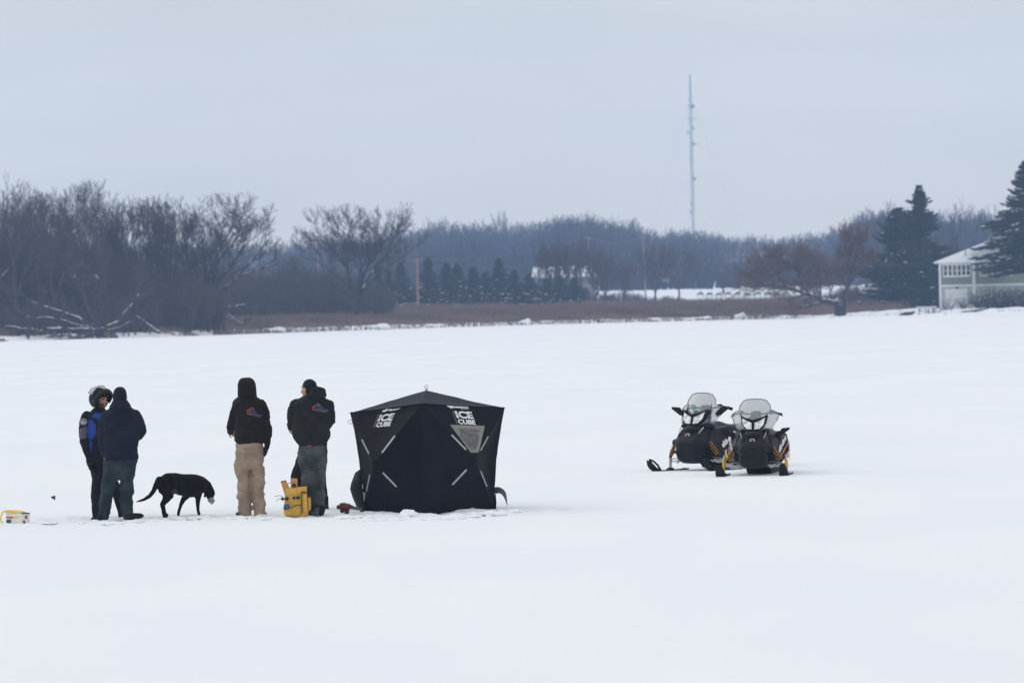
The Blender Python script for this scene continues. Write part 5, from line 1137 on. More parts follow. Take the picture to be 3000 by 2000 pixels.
jk = fuse(j, 'jacket', M['black_duck'], fg.root, .0115, 3, folds(.02, .005, sd_=3))
h = MB(); h.tube([fg.P(890, 262, .02), fg.P(930, 236, -.06), fg.P(985, 222, -.10), fg.P(1035, 228, -.06), fg.P(1045, 265, .02)], [.03, .055, .07, .06, .045], 12); h.ball(fg.P(985, 262, -.11), (.10, .07, .075), 14, 10); h.ball(fg.P(1020, 232, -.06), (.055, .06, .05), 12, 8)
fuse(h, 'hood', M['black_duck'], fg.root, .011, 2, folds(.012, .004, 14, 8))
logo(jk, fg.root, 0, 0, 1, [([(935, 385), (968, 365), (995, 346), (1020, 372)], 5), ([(965, 362), (942, 398), (945, 408), (1000, 418), (1085, 430)], 5)], [([(975, 376), (1010, 380), (1050, 388)], 9), ([(965, 394), (1010, 402), (1060, 412), (1100, 414)], 10), ([(988, 364), (1004, 362)], 8)])
hm = frame(fg.P(896, 205, .03), (-.75, .7)); c_ = MB(); s = MB()
s.ball((0, .03, .045), (.094, .098, .095), 20, 12); s.ball((0, .055, -.01), (.088, .075, .075), 16, 10); xf(c_, s, hm); fuse(c_, 'knit_cap', M['black_cloth'], fg.root, .010, 2, folds(.003))
t_ = MB(); fg.rows(t_, [(755, 805, 1080, 0, .13), (800, 798, 1084, 0, .145), (860, 795, 1086, 0, .155), (930, 798, 1082, 0, .15), (990, 806, 1075, .0, .125)])
fg.limb(t_, [(875, 920, 0, 70), (890, 1010, -.01, 72), (900, 1100, -.01, 72), (920, 1200, .0, 66), (938, 1300, .0, 58), (950, 1390, 0, 54), (952, 1440, 0, 54)])
fg.limb(t_, [(1012, 920, .0, 62), (1018, 1020, .02, 52), (1018, 1120, .03, 48), (1024, 1200, .03, 46), (1026, 1300, .03, 42), (1028, 1400, .03, 40)])
fuse(t_, 'jeans', M['jeans_grey'], fg.root, .0115, 2, folds(.026, .006, 10, 5, 2))
m = MB(); s_ = [fg.P(890, 764, -.15), fg.P(925, 764, -.155), fg.P(925, 772, -.155), fg.P(890, 772, -.15)]; m.plate(s_, (0, 1, 0), .02); m.build('belt_label', M['dred'] if 'dred' in M else M['red'], fg.root)
cf = MB(); fg.limb(cf, [(716, 555, .1, 36), (722, 580, .13, 30)]); fuse(cf, 'glove_cuff', M['boot'], fg.root, .010, 2)
boots(fg, [[(945, 1355, 0, 56), (948, 1420, 0, 56), (945, 1436, 0, 46), (915, 1450, .14, 32)], [(1022, 1360, .03, 44), (1024, 1420, .03, 42), (1024, 1436, .03, 36), (1020, 1446, .17, 26)]])
# ---- dog
M['fur'] = mat('black_fur', (0.004, 0.0034, 0.0036), .85, (0.008, 0.0065, 0.0066), 9, bump=.003, bscale=60, spec=.12); M['fur_brown'] = mat('brown_fur_patch', (0.04, 0.03, 0.028), .8, (.06, .045, .04), 20); M['fur_grey'] = mat('grey_muzzle', (0.24, 0.22, 0.23), .8, (0.34, 0.32, 0.33), 30)
fg = Fig('dog', (990, 1416) and 'black dog with a greying muzzle sniffing the snow beside the anglers', 'dog', Z1, 3.266, (990, 1418)); dg_ = fg
b = MB()
fg.limb(b, [(960, 1075, .0, 50), (1005, 1082, .06, 86), (1075, 1090, .16, 98), (1150, 1108, .28, 104), (1225, 1118, .4, 114), (1290, 1116, .5, 108), (1335, 1108, .57, 84), (1380, 1125, .62, 64)], n=20)
fg.limb(b, [(1370, 1118, .62, 62), (1408, 1158, .66, 52), (1422, 1190, .67, 50)], n=16); fg.limb(b, [(1418, 1190, .67, 46), (1426, 1235, .68, 34), (1438, 1275, .69, 22)], n=14); b.ball(fg.P(1455, 1262, .67), .014); b.ball(fg.P(1418, 1262, .67), (.03, .02, .02))
b.ball(fg.P(1440, 1160, .66), (.02, .04, .03))
fg.limb(b, [(975, 1110, -.03, 60), (985, 1160, -.05, 58), (1010, 1215, -.06, 42), (985, 1262, -.04, 26), (957, 1295, -.02, 19), (968, 1340, -.02, 15), (976, 1385, -.02, 15), (985, 1404, -.05, 17)]); fg.limb(b, [(983, 1405, -.05, 18), (1008, 1409, -.03, 14)])
fg.limb(b, [(1010, 1130, .16, 58), (1035, 1180, .18, 46), (1040, 1215, .18, 36), (1005, 1262, .16, 24), (975, 1300, .14, 17), (985, 1345, .14, 14), (992, 1385, .14, 15), (1012, 1396, .14, 14)])
fg.limb(b, [(1310, 1130, .48, 60), (1308, 1200, .47, 38), (1306, 1255, .46, 25), (1304, 1310, .46, 18), (1308, 1360, .46, 15), (1316, 1385, .46, 17)]); fg.limb(b, [(1250, 1140, .58, 56), (1205, 1205, .52, 36), (1165, 1250, .48, 26), (1142, 1300, .44, 18), (1124, 1360, .42, 15), (1118, 1395, .42, 15)])
fg.limb(b, [(935, 1060, .0, 34), (905, 1110, -.02, 26), (880, 1170, -.03, 23), (845, 1215, -.04, 20), (790, 1250, -.05, 15), (722, 1270, -.06, 8)], n=12)
for e, dd in ((0, .60), (1, .74)): fg.limb(b, [(1392 + e * 22, 1142, dd, 16), (1378 + e * 40, 1180, dd, 22), (1372 + e * 50, 1216, dd, 15)], flat=.5)
def mdog(c):
    x, y = proj(c); x = (x - 180) * 3.266; y = (y - 1080) * 3.266
    if x > 1365 and (y - 1232) > (1425 - x) * .4 + 8 * noise.noise(Vector(c) * 40) and y > 1215: return 1
    if math.hypot((x - 1082) / 30, (y - 1185) / 38) < 1 and c.y < dg_.Y + .2: return 2
    return 0
fuse(b, 'body', [M['fur'], M['fur_grey'], M['fur_brown']], fg.root, .0095, 2, lambda p, n: .0025 * noise.noise(p * 40), mdog)
m = MB(); m.ball(fg.P(1462, 1262, .665), (.011, .012, .011)); m.build('nose', M['eye'], fg.root, 'all')
for a in ((1437, 1182, .63),): m = MB(); m.ball(fg.P(*a), .007); m.build('eye', M['eye'], fg.root, 'all')
# ------------------------------------------------------------------ things on the ice
def Z5(x, y): return (0 + x / 6.533, 1400 + y / 6.533)
def Z6(x, y): return (780 + x / 7.84, 1350 + y / 7.84)
def zat(f, x, y, Y): px, py = f(x, y); return at(px, py, Y)
M['yellow'] = mat('yellow_canvas', (0.58, 0.33, 0.045), .75, (0.66, 0.41, 0.09), 14, bump=.006, bscale=18)
M['yellow_plastic'] = mat('yellow_plastic', (0.75, 0.50, 0.10), .4)
M['white_plastic'] = mat('white_plastic', (0.72, 0.72, 0.68), .4, (0.78, 0.78, 0.75), 9)
M['orange'] = mat('orange_wood', (0.52, 0.24, 0.08), .7, (0.60, 0.30, 0.12), 20)
M['dark'] = mat('dark_binding', (0.03, 0.028, 0.025), .7); M['blue'] = mat('blue_cloth', (0.03, 0.08, 0.20), .7, (0.05, 0.12, 0.27), 20)
M['steel'] = mat('steel', (0.35, 0.36, 0.38), .35, metal=.7); M['maroon'] = mat('maroon_print', (0.32, 0.04, 0.12), .6, (0.4, 0.08, 0.15), 30)
# bait bucket
Yb, zbk = gY(*Z5(300, 890)); Yb += .15
Bp = zat(Z5, 240, 885, Yb); t = thing('bait_bucket', (Bp.x, Yb, 0), 'low white bait bucket with yellow lid, drooping yellow handle and printed sides', 'bucket')
def Bq(x, y, d): return zat(Z5, x, y, Yb + d)
cn = [(112, -.02), (405, -.14), (572, .0), (285, .12)]      # the four corners of the tub, the one at x = 405 turned to the camera
def lvl(ys, k=1.0, dz=0.0):
    P = [Bq(x, y, d) for (x, d), y in zip(cn, ys)]; c = (P[0] + P[1] + P[2] + P[3]) / 4
    return [Vector((c.x + (p.x - c.x) * k, c.y + (p.y - c.y) * k, p.z + dz)) for p in P]
bot = [Vector((p.x, p.y, zbk - .05)) for p in lvl((885,) * 4)]
m = MB(); m.loft([bot, lvl((668, 672, 676, 668), 1.02)]); bk = m.build('tub', M['white_plastic'], t); md = bk.modifiers.new('b', 'BEVEL'); md.width = .008; md.segments = 2
m = MB(); m.loft([lvl((664, 668, 678, 664), 1.06), lvl((625, 640, 668, 630), 1.05), lvl((604, 618, 662, 608), .9)]); ld = m.build('lid', M['yellow_plastic'], t); md = ld.modifiers.new('b', 'BEVEL'); md.width = .012; md.segments = 3
m = MB(); m.tube([Bq(420, 668, -.15), Bq(570, 672, -.01)], .007, 6); m.build('lid_edge', M['dark'], ld)
m = MB(); m.tube([Bq(120, 625, -.06), Bq(60, 640, -.08), Bq(25, 700, -.09), Bq(12, 770, -.09), Bq(25, 830, -.09), Bq(58, 862, -.09)], .011, 8); m.build('handle', M['yellow_plastic'], t, 'x')
q5 = lambda pts: [Z5(*p) for p in pts]
decal(bk, 'label', [q5([(118, 735), (255, 738), (250, 765), (118, 762)]), q5([(255, 738), (375, 728), (370, 764), (250, 765)])], [M['maroon'], M['yellow_plastic']], t, .004, mis=[0, 1])
decal(bk, 'label', [q5([(118, 800), (215, 788), (205, 888), (118, 888)])], [M['blue']], t, .004)
decal(bk, 'label', [q5([(118, 775), (220, 775), (150, 825)])], [M['yellow_plastic']], t, .003)
decal(bk, 'mark', [q5([(475, 715), (528, 712), (520, 740), (530, 772), (472, 775), (482, 745)])], [M['maroon']], t, .004)
decal(bk, 'mark', [q5([(425, 810), (490, 808), (475, 845), (490, 884), (425, 884), (445, 845)])], [M['maroon']], t, .004)
# little flag
Yf, _z = gY(*Z5(1040, 425)) ; p = zat(Z5, 1050, 420, Yf); t = thing('tip_up_flag', (p.x, Yf, 0), 'tiny dark pennant standing on the snow behind the bait bucket', 'flag')
m = MB(); m.tube([p + Vector((.0, .01, -.03)), zat(Z5, 1058, 335, Yf + .01)], .004, 6); m.build('stick', M['steel'], t)
m = MB(); m.plate([zat(Z5, 965, 358, Yf), zat(Z5, 1070, 328, Yf), zat(Z5, 1048, 372, Yf), zat(Z5, 1062, 420, Yf), zat(Z5, 990, 385, Yf)], (0, 1, 0), .006); m.build('pennant', mat('dark_purple_cloth', (.03, .02, .06), .7), t)
# yellow tool bag
Yg, _z = gY(*Z6(600, 1262)); Yg -= .05
gp = zat(Z6, 640, 1240, Yg); bag = thing('tool_bag', (gp.x, Yg, 0), 'yellow canvas bucket bag with dark trim and small pockets beside the grey jeans', 'bag')
def G(x, y, d=0.0): return zat(Z6, x, y, Yg + d)
rows = [(1300, 425, 950), (1150, 405, 960), (1000, 402, 945), (850, 402, 932), (700, 420, 925), (655, 412, 925), (612, 415, 930)]
rings = []
for y, xl_, xr_ in rows:
    a, b = G(xl_, y), G(xr_, y); c = (a + b) / 2; hw = (b.x - a.x) / 2; rg = []
    for k in range(28):
        an = 2 * math.pi * k / 28; cc, ss = math.cos(an), math.sin(an); e = .55
        rg.append(Vector((c.x + hw * math.copysign(abs(cc) ** e, cc), Yg + .15 + .16 * math.copysign(abs(ss) ** e, ss), c.z + .010 * cc + .003 * math.sin(5 * an))))
    rings.append(rg)
inner = [[Vector((c_.x * .9 + v.x * .1 if False else v.x * .93 + (G(668, 612).x) * .07, v.y * .93 + (Yg + .15) * .07, v.z)) for v in rings[-1]] for c_ in (Vector((0, 0, 0)),)]
inner2 = [[Vector((v.x, v.y, v.z - .22)) for v in inner[0]]]
m = MB(); m.loft(rings + inner + inner2); bb = m.build('bag_body', M['yellow'], bag, 'all')
def puff(name, cx_, cy_, w_, h_, th, mt, tilt=0, parent=bag, e=.5, yo=0.0):
    a = G(cx_, cy_, yo); s = 1 / 7.84 / F * Yg; m = MB(); n = 20
    rg = []
    for d_, k in ((0.02, 1), (-th * .6, .96), (-th, .72)):
        rg.append([Vector((a.x + math.copysign(abs(math.cos(t)) ** e, math.cos(t)) * w_ * s * k, a.y + d_, a.z + math.copysign(abs(math.sin(t)) ** e, math.sin(t)) * h_ * s * k)) for t in [2 * math.pi * i / n for i in range(n)]])
    m.loft(rg); return m.build(name, mt, parent, 'all')
puff('pocket', 600, 1130, 205, 125, .05, M['yellow']); puff('pocket', 880, 960, 62, 250, .05, M['yellow'], yo=.02); puff('pocket', 985, 980, 42, 160, .05, M['yellow'], yo=.12)
def G2(x, y, d=0): return G(x, y, d)
def trim(pts, r=.006, nm='trim', mt='dark', par=bag): m = MB(); m.tube([G(x, y, d) for x, y, d in pts], r, 6); return m.build(nm, M[mt], par)
trim([(390, 1085, -.05), (430, 1108, -.06), (490, 1095, -.065), (570, 1055, -.07), (660, 1030, -.07), (740, 1010, -.06), (810, 1000, -.05)])
trim([(805, 715, -.03), (810, 850, -.045), (815, 1000, -.05), (830, 1110, -.05), (815, 1190, -.05), (780, 1222, -.05)])
trim([(800, 712, -.03), (860, 718, -.04), (925, 725, .0)], .009)
trim([(935, 790, .0), (985, 820, .08), (1015, 832, .14)], .006)
trim([(570, 1070, -.075), (560, 1150, -.075), (570, 1230, -.06)], .002, 'seam', 'orange'); trim([(680, 1050, -.075), (672, 1140, -.075), (678, 1230, -.06)], .002, 'seam', 'orange')
trim([(405, 775, -.01), (540, 770, -.02), (700, 755, -.02), (790, 745, -.01)], .002, 'seam', 'orange')
puff('blue_pouch', 470, 1042, 72, 58, .045, M['blue'], e=.7, yo=-.04)
for x, y, w_ in ((470, 862, 52), (637, 842, 40), (732, 838, 48)):
    puff('grommet', x, y, w_, w_ * .8, .04, M['dark'], e=1)
for pts in ([(400, 850, -.02), (350, 800, -.04), (290, 790, -.05), (195, 808, -.06)], [(400, 850, -.02), (350, 845, -.05), (290, 870, -.06), (225, 918, -.07)]):
    m = MB(); m.tube([G(x, y, d) for x, y, d in pts], .005, 6); wr = m.build('wire_handle', M['steel'], bag)
m = MB(); m.ball(G(375, 868, -.03), (.022, .02, .022)); m.build('toggle', M['dark'], bag, 'all')
def slab(name, label, cat, pts, d, th, mt, hole=None):
    c = G(*pts[0], d); t = thing(name, (c.x, c.y, c.z), label, cat); m = MB(); m.plate([G(x, y, d) for x, y in pts], (0, 1, 0), th); o = m.build('board', mt, t)
    md = o.modifiers.new('b', 'BEVEL'); md.width = .004; md.segments = 2
    if hole: m = MB(); a = G(hole[0], hole[1], d - .006); s = hole[2] / 7.84 / F * Yg; m.tube([a + Vector((0, .008, 0)), a - Vector((0, .012, 0))], [s, s * .85], 16); m.build('reel', M['dark'], t, 'x')
    return t, o
t, o = slab('tip_up', 'tilted orange tip-up board sticking out of the left of the yellow bag', 'fishing gear', [(330, 475), (455, 448), (545, 640), (545, 760), (420, 760)], .06, .05, M['orange'])
m = MB(); m.tube([G(335, 474, .05), G(455, 447, .05)], .006, 6); m.build('edge_band', M['dark'], t)
m = MB(); m.tube([G(480, 518, .07), G(560, 495, .08)], .006, 6); m.build('rod', M['steel'], t)
slab('tip_up', 'upright orange tip-up board with a dark round reel standing in the yellow bag', 'fishing gear', [(555, 400), (712, 400), (718, 760), (570, 760)], .1, .05, M['orange'], (638, 555, 46))
# power auger head lying in the snow
Ya, _z = gY(*Z6(1850, 1215)); Ya += .05
def A_(x, y, d=0.0): return zat(Z6, x, y, Ya + d)
ap = A_(1800, 1190); t = thing('ice_auger', (ap.x, Ya, 0), 'dark red motor ice auger lying in the snow left of the black shelter', 'auger')
M['dred'] = mat('dark_red_shell', (0.11, 0.014, 0.012), .5, (0.17, 0.03, 0.025), 20)
m = MB(); m.tube([A_(1700, 1035, .05), A_(1780, 1055, .03), A_(1860, 1080, .03), A_(1905, 1090, .04)], [.045, .062, .058, .035], 12); m.build('motor_housing', M['dred'], t, 'x')
m = MB(); m.tube([A_(1690, 1020, .06), A_(1700, 1080, .05)], [.045, .05], 10); m.ball(A_(1850, 1040, .05), (.055, .05, .035)); m.build('fuel_tank', M['dark'], t, 'x')
m = MB(); m.tube([A_(1880, 1030, .05), A_(1960, 1060, .1), A_(2060, 1085, .15), A_(2180, 1100, .22)], [.035, .028, .02, .02], 10); m.build('drive_shaft', mat('auger_grey', (.08, .085, .085), .5), t, 'x')
for pts in ([(1760, 1110), (1740, 1150), (1705, 1172)], [(1840, 1130), (1870, 1190), (1900, 1200)]):
    m = MB(); m.tube([A_(x, y, -.02) for x, y in pts], [.035, .03, .016], 8); m.build('handle_grip', M['dark'], t, 'x')
m = MB(); m.tube([A_(1840, 1020, .05), A_(1860, 975, .05)], .007, 6); m.build('throttle_lever', M['dark'], t)
m = MB(); m.tube([A_(1770, 1228, -.05), A_(1815, 1222, -.05)], .016, 8); m.ball(A_(1800, 1215, -.05), .014); m.build('pull_knob', M['dark'], t)
# ------------------------------------------------------------------ snowmobiles (local frame: nose towards -Y, origin on the snow between the skis)
M['plastic'] = mat('satin_black_plastic', (0.005, 0.0053, 0.008), .5, (0.010, 0.0105, 0.0135), 5, spec=.25)
M['plastic_grey'] = mat('charcoal_plastic', (0.007, 0.0074, 0.010), .55, (0.013, 0.0135, 0.017), 5, spec=.2)
M['rubber'] = mat('track_rubber', (0.006, 0.006, 0.008), .85, (0.012, 0.012, 0.014), 20)
M['seat_vinyl'] = mat('seat_vinyl', (0.012, 0.012, 0.014), .5, (0.02, 0.02, 0.022), 8, spec=.4)
M['alu'] = mat('brushed_aluminium', (0.42, 0.43, 0.44), .35, (0.55, 0.56, 0.57), 20, metal=.6)
M['spring'] = mat('yellow_spring', (0.55, 0.25, 0.025), .5); M['yellow_part'] = mat('yellow_spindle', (0.62, 0.34, 0.03), .4)
M['lens'] = mat('headlamp_lens', (0.42, 0.44, 0.50), .12, (0.88, 0.89, 0.92), 16, spec=.8, lo=.42, hi=.58)
M['screen'] = clear('windshield', .42, (.40, .42, .43)); M['decal_blue'] = mat('blue_sticker', (0.03, 0.17, 0.55), .5); M['decal_red'] = mat('red_stripe', (0.6, 0.03, 0.03), .5)
M['decal_green'] = mat('green_sticker', (0.02, 0.33, 0.16), .5); M['decal_orange'] = mat('orange_sticker', (0.75, 0.3, 0.1), .5)
M['snow_pack'] = M['snow']
def lathe_box(m, secs, e=.6, n=24):
    m.loft([[Vector((hw * math.copysign(abs(math.cos(t)) ** e, math.cos(t)), y + (0 if len(s_) < 5 else s_[4] * math.sin(t)), (z0 + z1) / 2 + (z1 - z0) / 2 * math.copysign(abs(math.sin(t)) ** e, math.sin(t)))) for t in [2 * math.pi * k / n for k in range(n)]] for s_ in secs for y, hw, z0, z1 in [s_[:4]]])
def text_local(txt, o, ux, uy, w_, h_, nrm_, th=.003, bold=.05):
    cu = bpy.data.curves.new('t', 'FONT'); cu.body = txt; cu.size = 1; cu.offset = bold; cu.resolution_u = 2; ob = bpy.data.objects.new('t', cu); COL.objects.link(ob)
    dg = bpy.context.evaluated_depsgraph_get(); dg.update(); me = bpy.data.meshes.new_from_object(ob.evaluated_get(dg)); bpy.data.objects.remove(ob); bpy.data.curves.remove(cu)
    x0 = min(v.co.x for v in me.vertices); x1 = max(v.co.x for v in me.vertices); y0 = min(v.co.y for v in me.vertices); y1 = max(v.co.y for v in me.vertices); m = MB()
    ux = Vector(ux).normalized(); uy = Vector(uy).normalized()
    for p in me.polygons: m.plate([Vector(o) + ux * ((me.vertices[i].co.x - x0) / (x1 - x0) * w_) + uy * ((me.vertices[i].co.y - y0) / (y1 - y0) * h_) for i in p.vertices], nrm_, th)
    bpy.data.meshes.remove(me); return m
def snowmobile(label, px, py, yaw, kind, name='snowmobile'):
    Y, z0 = gY(px, py); X = at(px, py, Y).x
    t = thing(name, (0, 0, 0), label, 'snowmobile', 'snowmobiles parked on the ice')
    B = lambda m, nm, mt, par=t, sm=False: m.build(nm, M[mt] if isinstance(mt, str) else mt, par, sm, local=True)
    # bodywork
    m = MB(); lathe_box(m, [(-.38, .12, .37, .47), (-.35, .19, .345, .515), (-.27, .25, .34, .585), (-.16, .285, .33, .665), (-.03, .30, .30, .73), (.12, .30, .25, .755), (.35, .28, .24, .74), (.6, .23, .3, .7)], .5)
    m.v = [(x * (1 - .62 * max(0, (z - .44) / .3) * (.55 if z < .6 else .62)), y, z) for x, y, z in m.v]
    m.ball((0, -.12, .66), (.15, .16, .07), 16, 10)
    for s in (-1, 1): m.ball((s * .185, .02, .705), (.075, .16, .045), 14, 8); m.box((s * .235, -.14, .46), (.11, .26, .11), Matrix.Rotation(R(s * 20), 3, 'Z') @ Matrix.Rotation(R(-s * 14), 3, 'Y'), bev=.03); m.box((s * .14, -.19, .60), (.10, .24, .06), Matrix.Rotation(R(26), 3, 'X') @ Matrix.Rotation(R(-s * 24), 3, 'Y'), bev=.02)
    hood = fuse(m, 'hood', M['plastic'], t, .011, 1, None, None, True)
    m = MB(); lathe_box(m, [(-.385, .15, .22, .40), (-.345, .20, .17, .41), (-.22, .235, .135, .42), (.0, .245, .13, .42), (.3, .24, .16, .36)], .5); m.v = [(x * (1 - .9 * max(0, .32 - z)), y + .25 * max(0, .30 - z), z) for x, y, z in m.v]; belly = fuse(m, 'belly_pan', M['plastic_grey'], t, .013, 2, None, None, True)
    for z, w_, h_, dy in ((.405, .17, .035, -.372), (.335, .15, .026, -.39)):
        m = MB(); m.box((0, dy + .02, z), (w_ * 2, .03, h_), bev=.008); B(m, 'air_vent', 'rubber')
    for s in (-1, 1):
        m = MB(); m.box((s * .115, -.30, .455), (.15, .03, .012), Matrix.Rotation(R(-s * 12), 3, 'Y'), bev=.004); B(m, 'crease_trim', 'plastic_grey')
        # side panel with its lettering
        m = MB(); poly = [(-.1, .60), (.05, .665), (.34, .705), (.62, .665), (.70, .48), (.55, .27), (.15, .2), (-.08, .25), (-.17, .42)]
        P0 = [Vector((s * .235, y, z)) for y, z in poly]; XO = lambda y: .305 + .16 * max(0, min(1, (y + .1) / .6)); P1 = [Vector((s * (XO(y) - (.03 if z > .55 else 0)), y * .96 + .01, .44 + (z - .44) * .94)) for y, z in poly]; n_ = len(poly)
        m.add(P0 + P1, [tuple(range(n_)), tuple(range(2 * n_ - 1, n_ - 1, -1))] + [(i, (i + 1) % n_, n_ + (i + 1) % n_, n_ + i) for i in range(n_)])
        sp = B(m, 'side_panel', 'plastic'); md = sp.modifiers.new('b', 'BEVEL'); md.width = .012; md.segments = 2
        m = MB(); m.ball((s * .36, .34, .60), (.045, .17, .05), 14, 8); B(m, 'side_scoop', 'plastic_grey', sp, 'all')
        xo = s * .346; nn = Vector((s, -.266, 0)).normalized(); fx = lambda m_: setattr(m_, 'v', [(v[0] - s * .346 + s * (XO(v[1]) + .004), v[1], v[2]) for v in m_.v]) or m_
        if s > 0: o_, ux, uy = (xo, .13, .36), (0, .28, .205), (0, -.205, .28)
        else: o_, ux, uy = (xo, .41, .565), (0, -.28, -.205), (0, -.205, .28)
        B(fx(text_local('ski-doo', o_, ux, uy, .36, .095, (s, 0, 0))), 'lettering', 'print', sp)
        m = MB(); a = Vector((xo, .10, .285)); b_ = Vector((xo, .58, .53)); w_ = Vector((0, .012, -.022)); m.plate([a, b_, b_ + w_, a + w_ * .5], (s, 0, 0), .003); B(fx(m), 'stripe', 'decal_orange' if kind else 'decal_red', sp)
        m = MB(); a = Vector((xo, .30, .27)); b_ = Vector((xo, .50, .385)); w_ = Vector((0, .022, -.04)); m.plate([a, b_, b_ + w_, a + w_], (s, 0, 0), .003); B(fx(m), 'stripe', 'decal_red' if not kind else 'decal_orange', sp)
        for k in range(3): m = MB(); a = Vector((xo, .50 + k * .04, .42 - k * .028)); m.plate([a, a + Vector((0, .07, .035)), a + Vector((0, .078, .02)), a + Vector((0, .008, -.018))], (s, 0, 0), .003); B(fx(m), 'small_lettering', 'print', sp)
        if kind and s > 0:
            m = MB(); a = Vector((xo, .52, .36)); m.plate([a, a + Vector((0, .14, .02)), a + Vector((0, .12, .14)), a + Vector((0, -.01, .11))], (s, 0, 0), .003); B(fx(m), 'blue_sticker', 'decal_blue', sp)
            m = MB(); a = Vector((xo, .5, .20)); m.plate([a + Vector((0, .04, .08)), a + Vector((0, .15, .03)), a + Vector((0, .17, .14)), a + Vector((0, .08, .15))], (s, 0, 0), .003); B(fx(m), 'orange_sticker', 'decal_orange', sp)
        # vertical grey accent on the front corner
        m = MB(); m.tube([(s * .17, -.27, .60), (s * .20, -.17, .685)], [.006, .012], 8, flat=.5); B(m, 'corner_accent', 'alu')
    # headlamps
    S = lambda x, z, d=0.0: Vector((x, -.17 + (z - .72) * .42 + 1.1 * x * x + d, z))
    bz = [(-.205, .945), (-.13, .895), (0, .862), (.13, .895), (.205, .945), (.18, .82), (.125, .735), (0, .71), (-.125, .735), (-.18, .82)]
    m = MB(); pl = [S(x, z) for x, z in bz]; c0 = S(0, .80, -.012); bk = [S(x * 1.03, z, .16) for x, z in bz]; n_ = len(bz)
    m.add(pl + [c0] + bk + [S(0, .80, .16)], [(i, (i + 1) % n_, n_) for i in range(n_)] + [(i, (i + 1) % n_, n_ + 1 + (i + 1) % n_, n_ + 1 + i) for i in range(n_)] + [(n_ + 1 + (i + 1) % n_, n_ + 1 + i, 2 * n_ + 1) for i in range(n_)])
    hb_ = B(m, 'headlamp_bezel', 'rubber')
    for s in (-1, 1):
        lp = [(s * .182, .918), (s * .105, .877), (s * .02, .842), (s * .02, .742), (s * .10, .748), (s * .158, .81)]
        m = MB(); vs = [S(x, z, -.02) for x, z in lp]; m.plate(vs, (0, -1, -.1), .012); o = B(m, 'headlamp', 'lens'); md = o.modifiers.new('b', 'BEVEL'); md.width = .004; md.segments = 2
    m = MB(); m.tube([S(-.215, .96, -.02), S(-.13, .905, -.035), S(0, .868, -.04), S(.13, .905, -.035), S(.215, .96, -.02)], [.008, .014, .02, .014, .008], 8, flat=.8); B(m, 'brow', 'rubber')
    m = MB(); m.ball((0, -.20, .685), (.085, .03, .022), 14, 8); B(m, 'chin_vent', 'rubber', t, 'all')
    em = MB(); em.tube([Vector((math.cos(a) * .034, -.315 + .01 * math.sin(a), .575 + math.sin(a) * .020)) for a in [R(-60 + 30 * k) for k in range(11)]], .005, 6); B(em, 'nose_emblem', 'print', t, 'all')
    # windshield
    W = lambda x, z, d=0.0: Vector((x, -.10 + (z - .74) * .52 + 1.5 * x * x + d, z))
    half = [(0, 1.205), (.10, 1.20), (.175, 1.18), (.235, 1.105), (.25, 1.03), (.33, .995), (.375, .96), (.335, .85), (.285, .745), (.22, .735), (.12, .72), (0, .715)]
    out = half + [(-x, z) for x, z in half[-2:0:-1]]; cz = .93; n_ = len(out); rg = 6; vs = []
    for r in range(rg + 1): vs += [W(x * r / rg, cz + (z - cz) * r / rg) for x, z in out]
    m = MB(); m.add(vs, [(r * n_ + i, r * n_ + (i + 1) % n_, (r + 1) * n_ + (i + 1) % n_, (r + 1) * n_ + i) for r in range(rg) for i in range(n_)])
    bm = bmesh.new(); me = m.mesh('w'); bm.from_mesh(me); bmesh.ops.remove_doubles(bm, verts=bm.verts, dist=.0005); bm.to_mesh(me); bm.free(); me.polygons.foreach_set('use_smooth', [True] * len(me.polygons))
    ws = link_mesh('windshield', me, t, [M['screen']]); md = ws.modifiers.new('s', 'SOLIDIFY'); md.thickness = .004
    m = MB(); m.tube([W(x, z) for x, z in out[-8:] + out[:8]], .0045, 6); B(m, 'edge_trim', 'plastic_grey', ws)
    if not kind:
        m = MB(); m.tube([W(math.cos(a) * .04 - .03, .955 + math.sin(a) * .034, -.012) for a in [R(40 + 28 * k) for k in range(11)]] + [W(-.03, .955, -.012)], .009, 6); B(m, 'green_sticker', 'decal_green', ws)
        for s in (-1, 1):
            m = MB(); m.tube([W(s * .225, .72, -.02), W(s * .215, .85, -.015), W(s * .20, 1.03, -.01)], [.014, .012, .009], 8, flat=.5); B(m, 'screen_support', 'rubber')
            m = MB(); m.plate([Vector((s * .17, -.055, .757)), Vector((s * .25, -.02, .75)), Vector((s * .26, .06, .752)), Vector((s * .19, .04, .768))], (0, 0, 1), .006); B(m, 'blue_sticker', 'decal_blue')
    # console, handlebar, mirrors
    m = MB(); lathe_box(m, [(.02, .13, .72, .86), (.1, .16, .72, .93), (.22, .13, .72, .95), (.32, .07, .72, .90)], .7); B(m, 'console', 'plastic_grey', t, 'x')
    m = MB(); m.box((0, .27, .97), (.16, .07, .085), bev=.02); hp = B(m, 'handlebar_pad', 'rubber')
    m = MB(); m.tube([(-.38, .42, .95), (-.25, .33, .985), (-.1, .28, .965), (0, .27, .955), (.1, .28, .965), (.25, .33, .985), (.38, .42, .95)], .013, 8); hbr = B(m, 'handlebar', 'rubber', t, 'x')
    for s in (-1, 1):
        m = MB(); m.tube([(s * .26, .335, .985), (s * .385, .425, .95)], .019, 10); B(m, 'grip', 'rubber', hbr, 'x')
        m = MB(); m.box((s * .235, .30, .99), (.07, .06, .07), bev=.012); B(m, 'control_block', 'rubber', hbr)
        m = MB(); m.tube([(s * .24, .28, .985), (s * .33, .31, .965), (s * .41, .37, .925)], [.010, .008, .006], 6); B(m, 'brake_lever', 'rubber', hbr)
